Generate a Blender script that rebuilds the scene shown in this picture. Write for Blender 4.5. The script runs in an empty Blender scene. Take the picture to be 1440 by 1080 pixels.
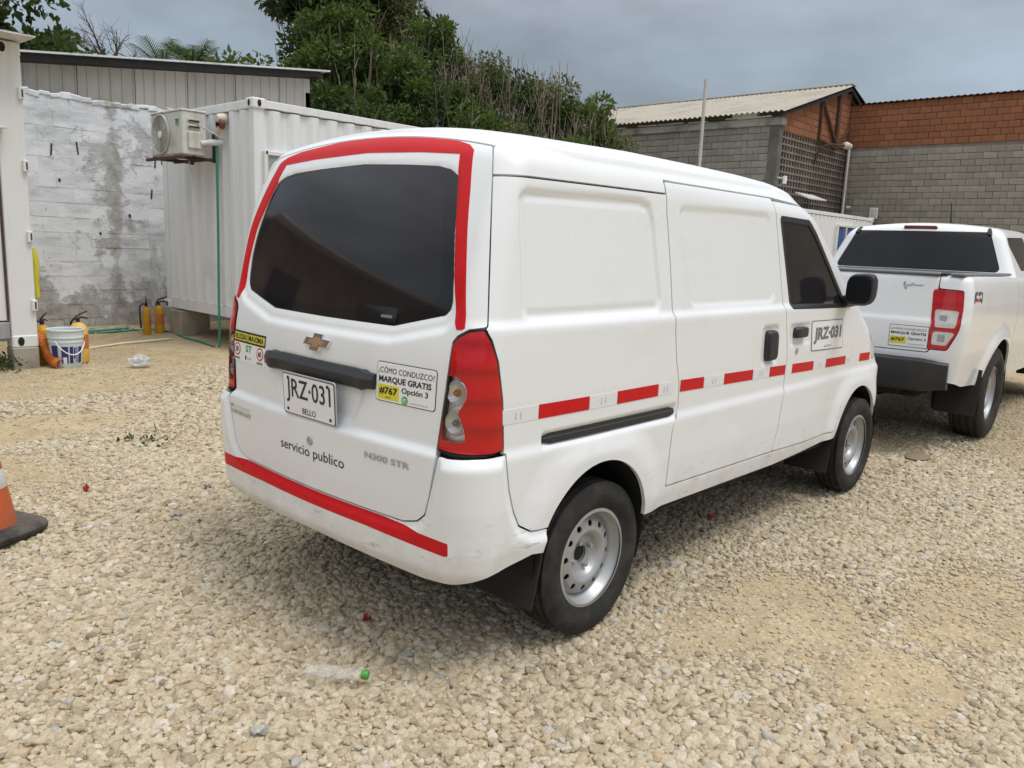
import bpy, math, random
import numpy as np
from mathutils import Vector, Matrix, noise as mnoise

random.seed(7); np.random.seed(7)
C = bpy.context.scene.collection
scene = bpy.context.scene

# ------------------------------------------------------------------ camera, sky, sun, exposure
cam_d = bpy.data.cameras.new('camera'); cam = bpy.data.objects.new('camera', cam_d); C.objects.link(cam)
CAM = Vector((-2.3212, -2.4383, 1.4441))
yaw, pitch, roll = 0.7389, 0.1744, 0.0403
fw = Vector((math.cos(yaw)*math.cos(pitch), math.sin(yaw)*math.cos(pitch), -math.sin(pitch)))
rt = fw.cross(Vector((0, 0, 1))).normalized(); up = rt.cross(fw)
r2 = math.cos(roll)*rt+math.sin(roll)*up; u2 = -math.sin(roll)*rt+math.cos(roll)*up
M = Matrix((r2, u2, -fw)).transposed().to_4x4(); M.translation = CAM
cam.matrix_world = M
cam_d.sensor_width = 36.0; cam_d.lens = 36.0*1120.75/1440.0
cam_d.clip_start = 0.05; cam_d.clip_end = 2000
scene.camera = cam

SUN_EL, SUN_DIR = math.radians(66), Vector((0.10, -0.38, 0.0)).normalized()
world = bpy.data.worlds.new('World'); scene.world = world; world.use_nodes = True
wn = world.node_tree.nodes; wl = world.node_tree.links; wn.clear()
def W(t, **k):
    n = wn.new(t)
    for a, b in k.items(): setattr(n, a, b)
    return n
sky = W('ShaderNodeTexSky', sky_type='NISHITA', sun_disc=False)
sky.sun_elevation = SUN_EL
sky.sun_rotation = math.atan2(SUN_DIR.x, SUN_DIR.y)
sky.air_density = 1.5; sky.dust_density = 3.0
bg1 = W('ShaderNodeBackground'); bg1.inputs['Strength'].default_value = 0.08
wl.new(sky.outputs[0], bg1.inputs[0])
# overcast cloud layer: brightest overhead, darker grey-blue rain cloud low down, broken up by soft noise
tc = W('ShaderNodeTexCoord'); sep = W('ShaderNodeSeparateXYZ'); wl.new(tc.outputs['Generated'], sep.inputs[0])
ramp = W('ShaderNodeValToRGB'); wl.new(sep.outputs['Z'], ramp.inputs[0])
els = ramp.color_ramp.elements
els[0].position = 0.0; els[0].color = (0.29, 0.335, 0.385, 1)
els[1].position = 1.0; els[1].color = (1.25, 1.27, 1.30, 1)
for pos, col in ((0.10, (0.245, 0.30, 0.365, 1)), (0.22, (0.31, 0.365, 0.43, 1)), (0.40, (0.52, 0.56, 0.62, 1)), (0.7, (0.98, 1.0, 1.04, 1))):
    e = els.new(pos); e.color = col
mp = W('ShaderNodeMapping'); mp.inputs['Scale'].default_value = (1.0, 1.0, 2.6); wl.new(tc.outputs['Generated'], mp.inputs[0])
cn = W('ShaderNodeTexNoise'); cn.inputs['Scale'].default_value = 2.1; cn.inputs['Detail'].default_value = 5; cn.inputs['Roughness'].default_value = 0.52
wl.new(mp.outputs[0], cn.inputs['Vector'])
cm = W('ShaderNodeMapRange'); cm.inputs['From Min'].default_value = 0.33; cm.inputs['From Max'].default_value = 0.67
cm.inputs['To Min'].default_value = 0.70; cm.inputs['To Max'].default_value = 1.38; wl.new(cn.outputs['Fac'], cm.inputs['Value'])
cx = W('ShaderNodeMix', data_type='RGBA', blend_type='MULTIPLY'); cx.inputs['Factor'].default_value = 1.0
wl.new(ramp.outputs[0], cx.inputs['A']); wl.new(cm.outputs[0], cx.inputs['B'])
bg2 = W('ShaderNodeBackground'); bg2.inputs['Strength'].default_value = 1.0; wl.new(cx.outputs['Result'], bg2.inputs[0])
mxs = W('ShaderNodeMixShader'); mxs.inputs[0].default_value = 0.93
wo = W('ShaderNodeOutputWorld'); wl.new(bg1.outputs[0], mxs.inputs[1]); wl.new(bg2.outputs[0], mxs.inputs[2]); wl.new(mxs.outputs[0], wo.inputs[0])

sun_d = bpy.data.lights.new('sun', 'SUN'); sun = bpy.data.objects.new('sun', sun_d); C.objects.link(sun)
sun_d.energy = 1.5; sun_d.angle = math.radians(22); sun_d.color = (1.0, 0.975, 0.94)
sdir = Vector((SUN_DIR.x*math.cos(SUN_EL), SUN_DIR.y*math.cos(SUN_EL), math.sin(SUN_EL)))
sun.rotation_euler = sdir.to_track_quat('Z', 'Y').to_euler(); sun.location = (0, 0, 30)
vs = scene.view_settings
vs.view_transform = 'Standard'; vs.look = 'None'; vs.gamma = 1.0; vs.use_curve_mapping = False
vs.exposure = 0.22

# ------------------------------------------------------------------ helpers
class MB:
    """collects shapes into one mesh"""
    def __init__(s): s.v = []; s.f = []; s.m = []
    def add(s, V, F, mi=0):
        b = len(s.v); s.v += [tuple(map(float, p)) for p in V]; s.f += [tuple(i+b for i in q) for q in F]; s.m += [mi]*len(F); return s
    def box(s, c, d, ch=0.0, rot=None, mi=0):
        V, F = cbox(*d, ch)
        if rot is not None: V = [rot @ Vector(p) for p in V]
        return s.add([(p[0]+c[0], p[1]+c[1], p[2]+c[2]) for p in V], F, mi)
    def tube(s, path, r, n=8, caps=True, mi=0):
        P = [Vector(p) for p in path]; R = r if hasattr(r, '__len__') else [r]*len(P)
        V = []; F = []; a0 = None
        for i, p in enumerate(P):
            t = (P[min(i+1, len(P)-1)]-P[max(i-1, 0)]).normalized()
            if a0 is None: a0 = t.orthogonal().normalized()
            a0 = (a0-t*a0.dot(t)).normalized(); b0 = t.cross(a0)
            V += [p+(a0*math.cos(k*2*math.pi/n)+b0*math.sin(k*2*math.pi/n))*R[i] for k in range(n)]
        for i in range(len(P)-1):
            for k in range(n):
                F.append((i*n+k, i*n+(k+1) % n, (i+1)*n+(k+1) % n, (i+1)*n+k))
        if caps: F += [tuple(range(n-1, -1, -1)), tuple(range((len(P)-1)*n, len(P)*n))]
        return s.add(V, F, mi)
    def lathe(s, prof, o=(0, 0, 0), axis='z', n=24, mi=0, close=False):
        """prof: (radius, height) pairs round an axis"""
        V = []; F = []; m = len(prof)
        for k in range(n):
            a = 2*math.pi*k/n; ca, sa = math.cos(a), math.sin(a)
            for r, h in prof:
                q = (r*ca, r*sa, h) if axis == 'z' else ((r*ca, h, r*sa) if axis == 'y' else (h, r*ca, r*sa))
                V.append((q[0]+o[0], q[1]+o[1], q[2]+o[2]))
        for k in range(n):
            k2 = (k+1) % n
            for j in range(m-1 if not close else m):
                j2 = (j+1) % m
                q = (k*m+j, k2*m+j, k2*m+j2, k*m+j2)
                F.append(q if axis != 'y' else q[::-1])
        return s.add(V, F, mi)
    def prism(s, poly, a, b, plane='xz', mi=0):
        """outline in a plane, extruded between a and b along the third axis"""
        def P(u, v, w): return {'xz': (u, w, v), 'yz': (w, u, v), 'xy': (u, v, w)}[plane]
        n = len(poly); V = [P(u, v, a) for u, v in poly]+[P(u, v, b) for u, v in poly]
        F = [tuple(range(n)), tuple(range(2*n-1, n-1, -1))]+[(i, i+n, (i+1) % n+n, (i+1) % n) for i in range(n)]
        return s.add(V, F, mi)

def cbox(sx, sy, sz, ch=0.0):
    x, y, z = sx/2, sy/2, sz/2
    if ch <= 0:
        V = [(-x, -y, -z), (x, -y, -z), (x, y, -z), (-x, y, -z), (-x, -y, z), (x, -y, z), (x, y, z), (-x, y, z)]
        return V, [(3, 2, 1, 0), (4, 5, 6, 7), (0, 1, 5, 4), (1, 2, 6, 5), (2, 3, 7, 6), (3, 0, 4, 7)]
    V = []; idx = {}
    for a in (-1, 1):
        for b in (-1, 1):
            for c in (-1, 1):
                for ax in range(3):
                    p = [a*(x-ch), b*(y-ch), c*(z-ch)]; p[ax] += (a, b, c)[ax]*ch
                    idx[(a, b, c, ax)] = len(V); V.append(tuple(p))
    F = []
    for ax in range(3):
        o1, o2 = [(1, 2), (2, 0), (0, 1)][ax]
        for s in (-1, 1):
            q = []
            for (p1, p2) in ((-1, -1), (1, -1), (1, 1), (-1, 1)):
                k = [0, 0, 0]; k[ax] = s; k[o1] = p1; k[o2] = p2; q.append(idx[(*k, ax)])
            F.append(tuple(q) if s > 0 else tuple(q[::-1]))
    for ax in range(3):
        o1, o2 = [(1, 2), (2, 0), (0, 1)][ax]
        for s1 in (-1, 1):
            for s2 in (-1, 1):
                q = []
                for t in (-1, 1):
                    k = [0, 0, 0]; k[ax] = t; k[o1] = s1; k[o2] = s2
                    q.append((idx[(*k, o1)], idx[(*k, o2)]))
                f = (q[0][0], q[1][0], q[1][1], q[0][1]); F.append(f if s1*s2 < 0 else f[::-1])
    for a in (-1, 1):
        for b in (-1, 1):
            for c in (-1, 1):
                f = tuple(idx[(a, b, c, i)] for i in range(3)); F.append(f if a*b*c > 0 else f[::-1])
    return V, F

def mesh_np(name, V, F, smooth=True, angle=None):
    """fast mesh from arrays (triangles or quads)"""
    V = np.asarray(V, np.float32); F = np.asarray(F, np.int32); me = bpy.data.meshes.new(name)
    n, k = F.shape
    me.vertices.add(len(V)); me.vertices.foreach_set('co', V.ravel())
    me.loops.add(n*k); me.loops.foreach_set('vertex_index', F.ravel())
    me.polygons.add(n); me.polygons.foreach_set('loop_start', np.arange(0, n*k, k, dtype=np.int32))
    me.polygons.foreach_set('use_smooth', np.full(n, smooth)); me.update(calc_edges=True)
    if angle: me.set_sharp_from_angle(angle=math.radians(angle))
    return me
def link(name, me, parent=None, loc=None, rotz=0.0, mats=()):
    o = bpy.data.objects.new(name, me); C.objects.link(o)
    for m in mats: me.materials.append(m)
    if parent is not None: o.parent = parent
    if loc is not None: o.location = loc
    if rotz: o.rotation_euler = (0, 0, rotz)
    return o
def obj(name, mb, mats, parent=None, smooth=None, loc=None, rotz=0.0):
    """one mesh object; smooth = angle in degrees up to which edges are smoothed"""
    me = bpy.data.meshes.new(name); me.from_pydata(mb.v, [], mb.f)
    mats = mats if isinstance(mats, (list, tuple)) else [mats]
    for m in mats: me.materials.append(m)
    if len(mats) > 1: me.polygons.foreach_set('material_index', mb.m)
    if smooth:
        me.polygons.foreach_set('use_smooth', [True]*len(me.polygons)); me.set_sharp_from_angle(angle=math.radians(smooth))
    me.update()
    return link(name, me, parent, loc, rotz)
def tag(o, label=None, cat=None, group=None, kind=None):
    for k, v in (('label', label), ('category', cat), ('group', group), ('kind', kind)):
        if v: o[k] = v
    return o
def thing(name, label, cat, loc=(0, 0, 0), rotz=0.0, group=None):
    o = bpy.data.objects.new(name, None); C.objects.link(o); o.location = loc; o.rotation_euler = (0, 0, rotz)
    o.empty_display_size = 0.1
    return tag(o, label, cat, group)
def copy_tree(o, parent=None):
    c = o.copy(); C.objects.link(c)
    if parent is not None: c.parent = parent
    for ch in list(o.children): copy_tree(ch, c)
    return c
def R3(x=0, y=0, z=0): return Matrix.Rotation(z, 3, 'Z') @ Matrix.Rotation(y, 3, 'Y') @ Matrix.Rotation(x, 3, 'X')

# text outlines are converted to flat meshes now, while the scene is still small
def text_mesh(body, bold=0.0, res=3):
    cu = bpy.data.curves.new('lettering', 'FONT'); cu.body = body; cu.size = 1.0; cu.resolution_u = res; cu.offset = bold
    o = bpy.data.objects.new('lettering', cu); C.objects.link(o)
    dg = bpy.context.evaluated_depsgraph_get(); dg.update()
    me = bpy.data.meshes.new_from_object(o.evaluated_get(dg))
    V = np.array([v.co[:2] for v in me.vertices]); F = [tuple(p.vertices) for p in me.polygons]
    bpy.data.objects.remove(o); bpy.data.curves.remove(cu); bpy.data.meshes.remove(me)
    V = V-[V[:, 0].min(), V[:, 1].min()]; return V/V[:, 1].max(), F, V[:, 0].max()/V[:, 1].max()
TXT = {k: text_mesh(k, b) for k, b in (('JRZ·031', .006), ('BELLO', .0), ('¿CÓMO CONDUZCO?', .0), ('MARQUE GRATIS', .028), ('#767', .03), ('Opción 3', .02),
       ('ST', .03), ('servicio publico', .0), ('N300 STR', .02), ('CHEVROLET', .03), ('AUTOLARTE', .0), ('VELOCIDAD', .02), ('MAXIMA', .02), ('30', .03), ('60', .03),
       ('URBANA', .02), ('CARRETERA', .02), ('4x4', .03), ('gratis', .0))}
TXT['bold number'] = text_mesh('JRZ·031', .045)

# ------------------------------------------------------------------ materials
def new_mat(name):
    m = bpy.data.materials.new(name); m.use_nodes = True; nt = m.node_tree
    return m, nt, nt.nodes['Principled BSDF']
def N(nt, t, ins=None, **k):
    n = nt.nodes.new(t)
    for a, b in k.items(): setattr(n, a, b)
    for a, b in (ins or {}).items():
        if hasattr(b, 'node'): nt.links.new(b, n.inputs[a])
        else: n.inputs[a].default_value = b
    return n
def col4(c): return (c[0], c[1], c[2], 1.0)
def ramp_node(nt, fac, stops):
    r = nt.nodes.new('ShaderNodeValToRGB'); nt.links.new(fac, r.inputs[0]); e = r.color_ramp.elements
    e[0].position, e[0].color = stops[0][0], col4(stops[0][1]) if hasattr(stops[0][1], '__len__') else col4([stops[0][1]]*3)
    e[1].position, e[1].color = stops[-1][0], col4(stops[-1][1]) if hasattr(stops[-1][1], '__len__') else col4([stops[-1][1]]*3)
    for p, c in stops[1:-1]:
        q = e.new(p); q.color = col4(c) if hasattr(c, '__len__') else col4([c]*3)
    return r.outputs[0]
def noise_fac(nt, scale, detail=4, rough=.55, vec=None, stretch=None, coord='Object'):
    if vec is None: vec = N(nt, 'ShaderNodeTexCoord').outputs[coord]
    if stretch: vec = N(nt, 'ShaderNodeMapping', {'Vector': vec, 'Scale': stretch}).outputs[0]
    return N(nt, 'ShaderNodeTexNoise', {'Vector': vec, 'Scale': scale, 'Detail': detail, 'Roughness': rough}).outputs['Fac']
def mixc(nt, fac, a, b, blend='MIX'):
    n = N(nt, 'ShaderNodeMix', data_type='RGBA', blend_type=blend)
    for k, v in (('Factor', fac), ('A', a), ('B', b)):
        if hasattr(v, 'node'): nt.links.new(v, n.inputs[k])
        else: n.inputs[k].default_value = v if k == 'Factor' else col4(v)
    return n.outputs['Result']
def bump(nt, b, h, strength=.3, dist=.01):
    n = N(nt, 'ShaderNodeBump', {'Height': h, 'Strength': strength, 'Distance': dist}); nt.links.new(n.outputs[0], b.inputs['Normal'])
def simple(name, col, rough=.5, metal=0.0, spec=.5, coat=0.0, var=0.0, vscale=8, bmp=0.0, bscale=60, trans=0.0, ior=1.45):
    m, nt, b = new_mat(name)
    b.inputs['Roughness'].default_value = rough; b.inputs['Metallic'].default_value = metal
    b.inputs['Specular IOR Level'].default_value = spec; b.inputs['Coat Weight'].default_value = coat; b.inputs['Coat Roughness'].default_value = .06
    b.inputs['Transmission Weight'].default_value = trans; b.inputs['IOR'].default_value = ior
    if var > 0:
        f = noise_fac(nt, vscale, 5, .6)
        nt.links.new(mixc(nt, f, [c*(1-var) for c in col], [min(1, c*(1+var)) for c in col]), b.inputs['Base Color'])
        rr = N(nt, 'ShaderNodeMapRange', {'Value': f, 'To Min': rough*.85, 'To Max': min(1, rough*1.15)}); nt.links.new(rr.outputs[0], b.inputs['Roughness'])
    else: b.inputs['Base Color'].default_value = col4(col)
    if bmp > 0: bump(nt, b, noise_fac(nt, bscale, 4, .6), bmp, .004)
    return m
def weathered(name, base, dirt, lo=.5, hi=.75, scale=2.2, stretch=None, rough=.6, rust=None, rust_lo=.68, bmp=.15, per_obj=0.0, fine=.06, streak=True, bscale=40):
    """painted or raw surface with patchy dirt, vertical run-off streaks, optional rust spots and a per-piece tint"""
    m, nt, b = new_mat(name)
    f = noise_fac(nt, scale, 7, .62, stretch=stretch)
    fac = ramp_node(nt, f, ((lo, 0.0), (hi, 1.0)))
    c = mixc(nt, fac, base, dirt)
    if streak:
        s = noise_fac(nt, 3.0, 5, .6, stretch=(3.2, 3.2, .16)); sf = ramp_node(nt, s, ((.52, 0.0), (.78, .55)))
        c = mixc(nt, sf, c, dirt)
    g = noise_fac(nt, bscale*1.5, 3, .6)
    gm = N(nt, 'ShaderNodeMapRange', {'Value': g, 'To Min': 1-fine*2, 'To Max': 1+fine*2}).outputs[0]
    c = mixc(nt, 1.0, c, gm, 'MULTIPLY')
    if per_obj > 0:
        oi = N(nt, 'ShaderNodeObjectInfo').outputs['Random']
        pm = N(nt, 'ShaderNodeMapRange', {'Value': oi, 'To Min': 1-per_obj, 'To Max': 1+per_obj}).outputs[0]
        c = mixc(nt, 1.0, c, pm, 'MULTIPLY')
    if rust:
        rf = ramp_node(nt, noise_fac(nt, 3.4, 8, .7, stretch=(1, 1, .55)), ((rust_lo, 0.0), (rust_lo+.05, 1.0)))
        c = mixc(nt, rf, c, rust)
    nt.links.new(c, b.inputs['Base Color']); b.inputs['Roughness'].default_value = rough; b.inputs['Specular IOR Level'].default_value = .3
    if bmp > 0: bump(nt, b, noise_fac(nt, bscale, 6, .65), bmp, .006)
    return m
def sst(a,b,x):
    t=np.clip((x-a)/(b-a),0,1); return t*t*(3-2*t)
def lin(z,pts):
    p=np.array(pts,float); return np.interp(z,p[:,0],p[:,1])
def lins(z,pts,h=.05):
    return (lin(z-h,pts)+lin(z-.5*h,pts)+lin(z,pts)+lin(z+.5*h,pts)+lin(z+h,pts))/5
def rmax(a,b,r):
    A=np.maximum(a+r,0);B=np.maximum(b+r,0)
    return np.minimum(np.maximum(a+r,b+r),0)+np.sqrt(A*A+B*B)-r
def sdpoly(px,py,poly):
    """signed distance to a polygon, negative inside"""
    P=np.array(poly,float); n=len(P); d=np.full(px.shape,1e9); s=np.zeros(px.shape,bool)
    for i in range(n):
        a=P[i]; b=P[(i+1)%n]; e=b-a; wx=px-a[0]; wy=py-a[1]
        h=np.clip((wx*e[0]+wy*e[1])/(e@e+1e-12),0,1)
        d=np.minimum(d,(wx-e[0]*h)**2+(wy-e[1]*h)**2)
        c=((a[1]>py)!=(b[1]>py))
        with np.errstate(divide='ignore',invalid='ignore'):
            xi=(b[0]-a[0])*(py-a[1])/(b[1]-a[1]+1e-15)+a[0]
        s^=c&(px<xi)
    d=np.sqrt(d); return np.where(s,-d,d)
def sdround(px,py,poly,r):
    """polygon with rounded corners: shrink then grow"""
    P=np.array(poly,float); c=P.mean(0)
    # inset every edge by r
    n=len(P); area=0
    for i in range(n): area+=P[i][0]*P[(i+1)%n][1]-P[(i+1)%n][0]*P[i][1]
    sg=1 if area>0 else -1; L=[]
    for i in range(n):
        a=P[i];b=P[(i+1)%n];e=(b-a)/np.linalg.norm(b-a); nn=np.array([-e[1],e[0]])*sg
        L.append((a+nn*r,e))
    Q=[]
    for i in range(n):
        a,e=L[i-1]; b,g=L[i]
        M=np.array([[e[0],-g[0]],[e[1],-g[1]]])
        s=np.linalg.solve(M,b-a); Q.append(a+e*s[0])
    return sdpoly(px,py,Q)-r
# ---- van body, x forward from the rear axle, y left, z up
RC=(-0.03,0.365,0.320); FC=(2.63,0.345,0.335)   # wheel arch circles
def side_w(x,z,ay):
    w=lin(z,[(.30,.765),(.38,.775),(.46,.788),(.60,.797),(.745,.800)])
    up=lin(z,[(.80,.789),(.95,.792),(1.165,.790),(1.182,.788),(1.206,.771),(1.64,.728),(1.72,.712),(2.0,.64)])
    k=sst(.760,.800,z); w=w*(1-k)+up*k
    # plan taper
    w=w-.018*sst(.2,-.75,x)**2-.03*sst(1.3,2.7,x)**2
    # flares over the wheel arches (lower body only)
    for (cx,cz,r) in (RC,FC):
        d=np.hypot(x-cx,z-cz); w=w+.020*sst(r+.17,r+.03,d)*sst(.80,.70,z)
    return w
def rear_x(y,z):
    ay=np.abs(y)
    b=lin(z,[(.30,-.660),(.40,-.712),(.52,-.716),(.60,-.722),(.76,-.727)])
    u=lins(z,[(.70,-.708),(.80,-.704),(.92,-.700),(1.06,-.692),(1.16,-.672),(1.30,-.634),(1.50,-.574),(1.68,-.508),(1.76,-.470),(2.0,-.35)])
    k=sst(.772,.802,z); x=b*(1-k)+u*k
    return x+.034*(ay/.64)**2
def roof_z(x,y):
    c=lin(x,[(-.8,1.815),(-.5,1.834),(-.2,1.846),(.3,1.855),(.8,1.852),(1.2,1.846),(1.6,1.832),(2.2,1.77)])
    return c+.022*y-.055*(np.abs(y)/.66)**2.2
def front_x(y,z):
    ay=np.abs(y)
    c=lin(z,[(.25,3.22),(.40,3.30),(.60,3.325),(.76,3.30),(.90,3.19),(1.00,3.06),(1.08,2.92),(1.25,2.67),(1.45,2.36),(1.62,2.09),(1.74,1.86),(1.84,1.60),(2.0,1.1)])
    return c-.12*(ay/.78)**2
def vanF(x,y,z,feat=None):
    y=np.where(y>0,y/(1+.095*sst(1.10,1.60,z)),y)
    a=rear_x(y,z)-x; b=np.abs(y)-side_w(x,z,np.abs(y)); c=(x-front_x(y,z))*lin(z,[(.9,1),(1.1,.55),(1.9,.5)]); d=z-roof_z(x,y)
    if feat is not None: b=b+feat
    r1=lin(z,[(.4,.095),(1.1,.095),(1.6,.08)])
    f=rmax(a,b,r1)
    f=rmax(f,c,lin(z,[(.5,.30),(.85,.28),(1.1,.15),(1.6,.11)]))
    return rmax(f,d,lin(x,[(-.5,.07),(0,.10),(1.5,.12)]))
def grid_tris0(nr, nc):
    i, j = np.meshgrid(np.arange(nr-1), np.arange(nc-1), indexing='ij'); a = i*nc+j
    return np.concatenate([np.stack([a, a+1, a+nc+1], -1).reshape(-1, 3), np.stack([a, a+nc+1, a+nc], -1).reshape(-1, 3)])
M_dark0 = simple('dark_opening', (.02, .02, .022), .4); M_white0 = simple('white_plastic', (.74, .74, .73), .5, var=.06)
# ------------------------------------------------------------------ ground: dry sandy yard
def ground_mat():
    m, nt, b = new_mat('sandy_ground')
    tc_ = N(nt, 'ShaderNodeTexCoord').outputs['Object']
    big = noise_fac(nt, .45, 6, .6, vec=tc_); mid = noise_fac(nt, 5, 6, .65, vec=tc_); fin = noise_fac(nt, 60, 4, .7, vec=tc_)
    c = ramp_node(nt, big, ((.3, (.43, .33, .195)), (.55, (.50, .40, .25)), (.75, (.55, .455, .305))))
    c = mixc(nt, .55, c, ramp_node(nt, mid, ((.3, .62), (.7, 1.22))), 'MULTIPLY')
    v = N(nt, 'ShaderNodeTexVoronoi', {'Vector': tc_, 'Scale': 46.0}); peb = ramp_node(nt, v.outputs['Distance'], ((.20, 1.18), (.42, .72)))
    c = mixc(nt, .55, c, peb, 'MULTIPLY'); c = mixc(nt, .35, c, ramp_node(nt, fin, ((.3, .7), (.7, 1.25))), 'MULTIPLY')
    nt.links.new(c, b.inputs['Base Color']); b.inputs['Roughness'].default_value = .95; b.inputs['Specular IOR Level'].default_value = .15
    h = N(nt, 'ShaderNodeMath', {0: mid, 1: N(nt, 'ShaderNodeMath', {0: v.outputs['Distance'], 1: -.35}, operation='MULTIPLY').outputs[0]}, operation='ADD').outputs[0]
    bump(nt, b, h, .6, .02); return m
M_sand = ground_mat()
def gz(x, y):
    """gentle unevenness of the yard, flat where the vehicles stand"""
    return 0.012*np.sin(x*1.3+.5)*np.cos(y*1.1)+.010*np.sin(x*2.9+y*2.1)-.012+.03*sst(7.2, 9.4, y)
gx = np.concatenate([np.linspace(-400, -14, 12), np.arange(-12, 30, .25), np.linspace(32, 500, 14)]); gy = np.concatenate([np.linspace(-400, -16, 12), np.arange(-14, 24, .25), np.linspace(26, 500, 14)])
X, Y = np.meshgrid(gx, gy); Z = gz(X, Y)
tag(link('ground', mesh_np('ground', np.stack([X.ravel(), Y.ravel(), Z.ravel()], 1), grid_tris0(len(gy), len(gx))), mats=[M_sand]), kind='structure')

# gravel: crushed limestone, instanced stones laid in two loose layers, thinned where the sand shows through
def view_depth(x, y): return (x-CAM.x)*fw.x+(y-CAM.y)*fw.y, (x-CAM.x)*rt.x+(y-CAM.y)*rt.y
SAND = [(-1.25, 2.75, 1.1, .8), (-.6, 3.9, 1.0, .45), (.2, 5.6, 1.7, .8), (1.2, 6.6, 2.1, .9), (2.4, 7.6, 1.8, .8), (.9, 8.2, 2.8, 1.1), (.4, 6.0, 1.6, .7), (-2.0, 5.5, 1.3, .6),
        (.75, -1.25, .55, .42), (1.35, -1.75, .75, .45), (.55, -1.75, .45, .32), (1.9, -2.35, .8, .4), (.35, -1.05, .30, .25), (2.6, -2.2, .9, .4), (4.9, -1.9, 1.4, .7), (6.2, -1.4, 1.8, .8), (3.9, -3.4, 1.2, .5), (8, -1, 2.5, 1.2), (4.3, .0, 1.0, .8), (5.5, .6, 1.6, 1.0), (10, 0, 3, 2)]
rng = np.random.default_rng(11)
def stones(dmin, dmax, step, layers, s0, s1):
    out = []
    for L in range(layers):
        dd = np.arange(dmin, dmax, step); P = []
        for d in dd:
            hw = .69*d+1.5; l = np.arange(-hw, hw, step); P.append(np.stack([np.full(len(l), d), l], 1))
        P = np.concatenate(P)+rng.uniform(-.5, .5, (sum(len(np.arange(-(.69*d+1.5), .69*d+1.5, step)) for d in dd), 2))*step*1.1
        h = math.hypot(fw.x, fw.y); x = CAM.x+P[:, 0]*fw.x/h+P[:, 1]*rt.x; y = CAM.y+P[:, 0]*fw.y/h+P[:, 1]*rt.y
        q = np.zeros(len(x))
        for sx_, sy_, rx_, ry_ in SAND:
            q = np.maximum(q, (1-np.hypot((x-sx_)/rx_, (y-sy_)/ry_))*(1.9 if (sy_ > 3 or sx_ > 4) else 1.0))
        wob = .5*np.sin(x*3.1+1.7*np.sin(y*2.3))+.5*np.sin(y*4.1+1.3*np.sin(x*3.7)); q = q*1.7+.24*wob
        q2 = .06+.10*wob
        keep = rng.random(len(x)) > np.where((y > 3) | (x > 4), np.clip(np.maximum(q, q2), 0, .965), np.clip(np.maximum(q, q2), 0, .85))
        keep &= (y < 9.55) & ~((x > 2.7) & (y > 6.4)) & ~((x < .3) & (y > 6.6))
        x, y = x[keep], y[keep]; qq = np.clip(q[keep], 0, 1)
        s = np.clip(np.exp(rng.normal(0, .40, len(x))), .45, 1.6)*rng.uniform(s0, s1, len(x))*(1-.45*qq)
        z = gz(x, y)+s*(.05+.30*L)*(1-.6*qq)-.1*s
        out.append(np.stack([x, y, z, s], 1))
    return np.concatenate(out)
S1 = stones(1.55, 5.2, .0225, 2, .0088, .0158); S2 = stones(5.2, 10.5, .036, 2, .0115, .019); S3 = stones(10.5, 17, .085, 1, .020, .032)
def fines(n, dmax):
    d = np.sqrt(rng.uniform(1.55**2, dmax**2, n)); l = rng.uniform(-1, 1, n)*(.69*d+1.5); h = math.hypot(fw.x, fw.y); x = CAM.x+d*fw.x/h+l*rt.x; y = CAM.y+d*fw.y/h+l*rt.y
    s = rng.uniform(.003, .0085, n)*(1+.05*d); k = (y < 9.5) & ((y < 2.5) | (rng.random(n) < .25)) & ~((x > 2.7) & (y > 6.4)) & ~((x < .3) & (y > 6.6)); return np.stack([x, y, gz(x, y)+s*.2, s], 1)[k]
ST = np.concatenate([S1, S2, S3, fines(80000, 9.0)])
me = bpy.data.meshes.new('gravel'); me.vertices.add(len(ST)); me.vertices.foreach_set('co', ST[:, :3].astype(np.float32).ravel())
def attr(me, name, typ, data):
    a = me.attributes.new(name, typ, 'POINT'); a.data.foreach_set('value' if typ in ('FLOAT', 'INT') else 'vector', np.asarray(data).ravel())
attr(me, 'size', 'FLOAT', ST[:, 3].astype(np.float32)); attr(me, 'turn', 'FLOAT_VECTOR', np.stack([rng.uniform(-.5, .5, len(ST)), rng.uniform(-.5, .5, len(ST)), rng.uniform(0, 6.28, len(ST))], 1).astype(np.float32))
attr(me, 'kind_no', 'INT', rng.integers(0, 9, len(ST)).astype(np.int32))
def stone_mat():
    m, nt, b = new_mat('limestone_gravel')
    oi = N(nt, 'ShaderNodeObjectInfo').outputs['Random']
    c = ramp_node(nt, oi, ((0.0, (.31, .265, .19)), (.06, (.40, .335, .235)), (.25, (.49, .41, .285)), (.5, (.55, .47, .335)), (.75, (.60, .525, .39)), (.90, (.50, .38, .24)), (.97, (.68, .62, .52)), (1.0, (.40, .38, .34))))
    f = noise_fac(nt, 2.2, 5, .7); c = mixc(nt, .8, c, ramp_node(nt, f, ((.3, .72), (.7, 1.2))), 'MULTIPLY')
    nt.links.new(c, b.inputs['Base Color']); b.inputs['Roughness'].default_value = .92; b.inputs['Specular IOR Level'].default_value = .2
    bump(nt, b, noise_fac(nt, 5, 5, .7), .35, .12); return m
M_stone = stone_mat()
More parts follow.
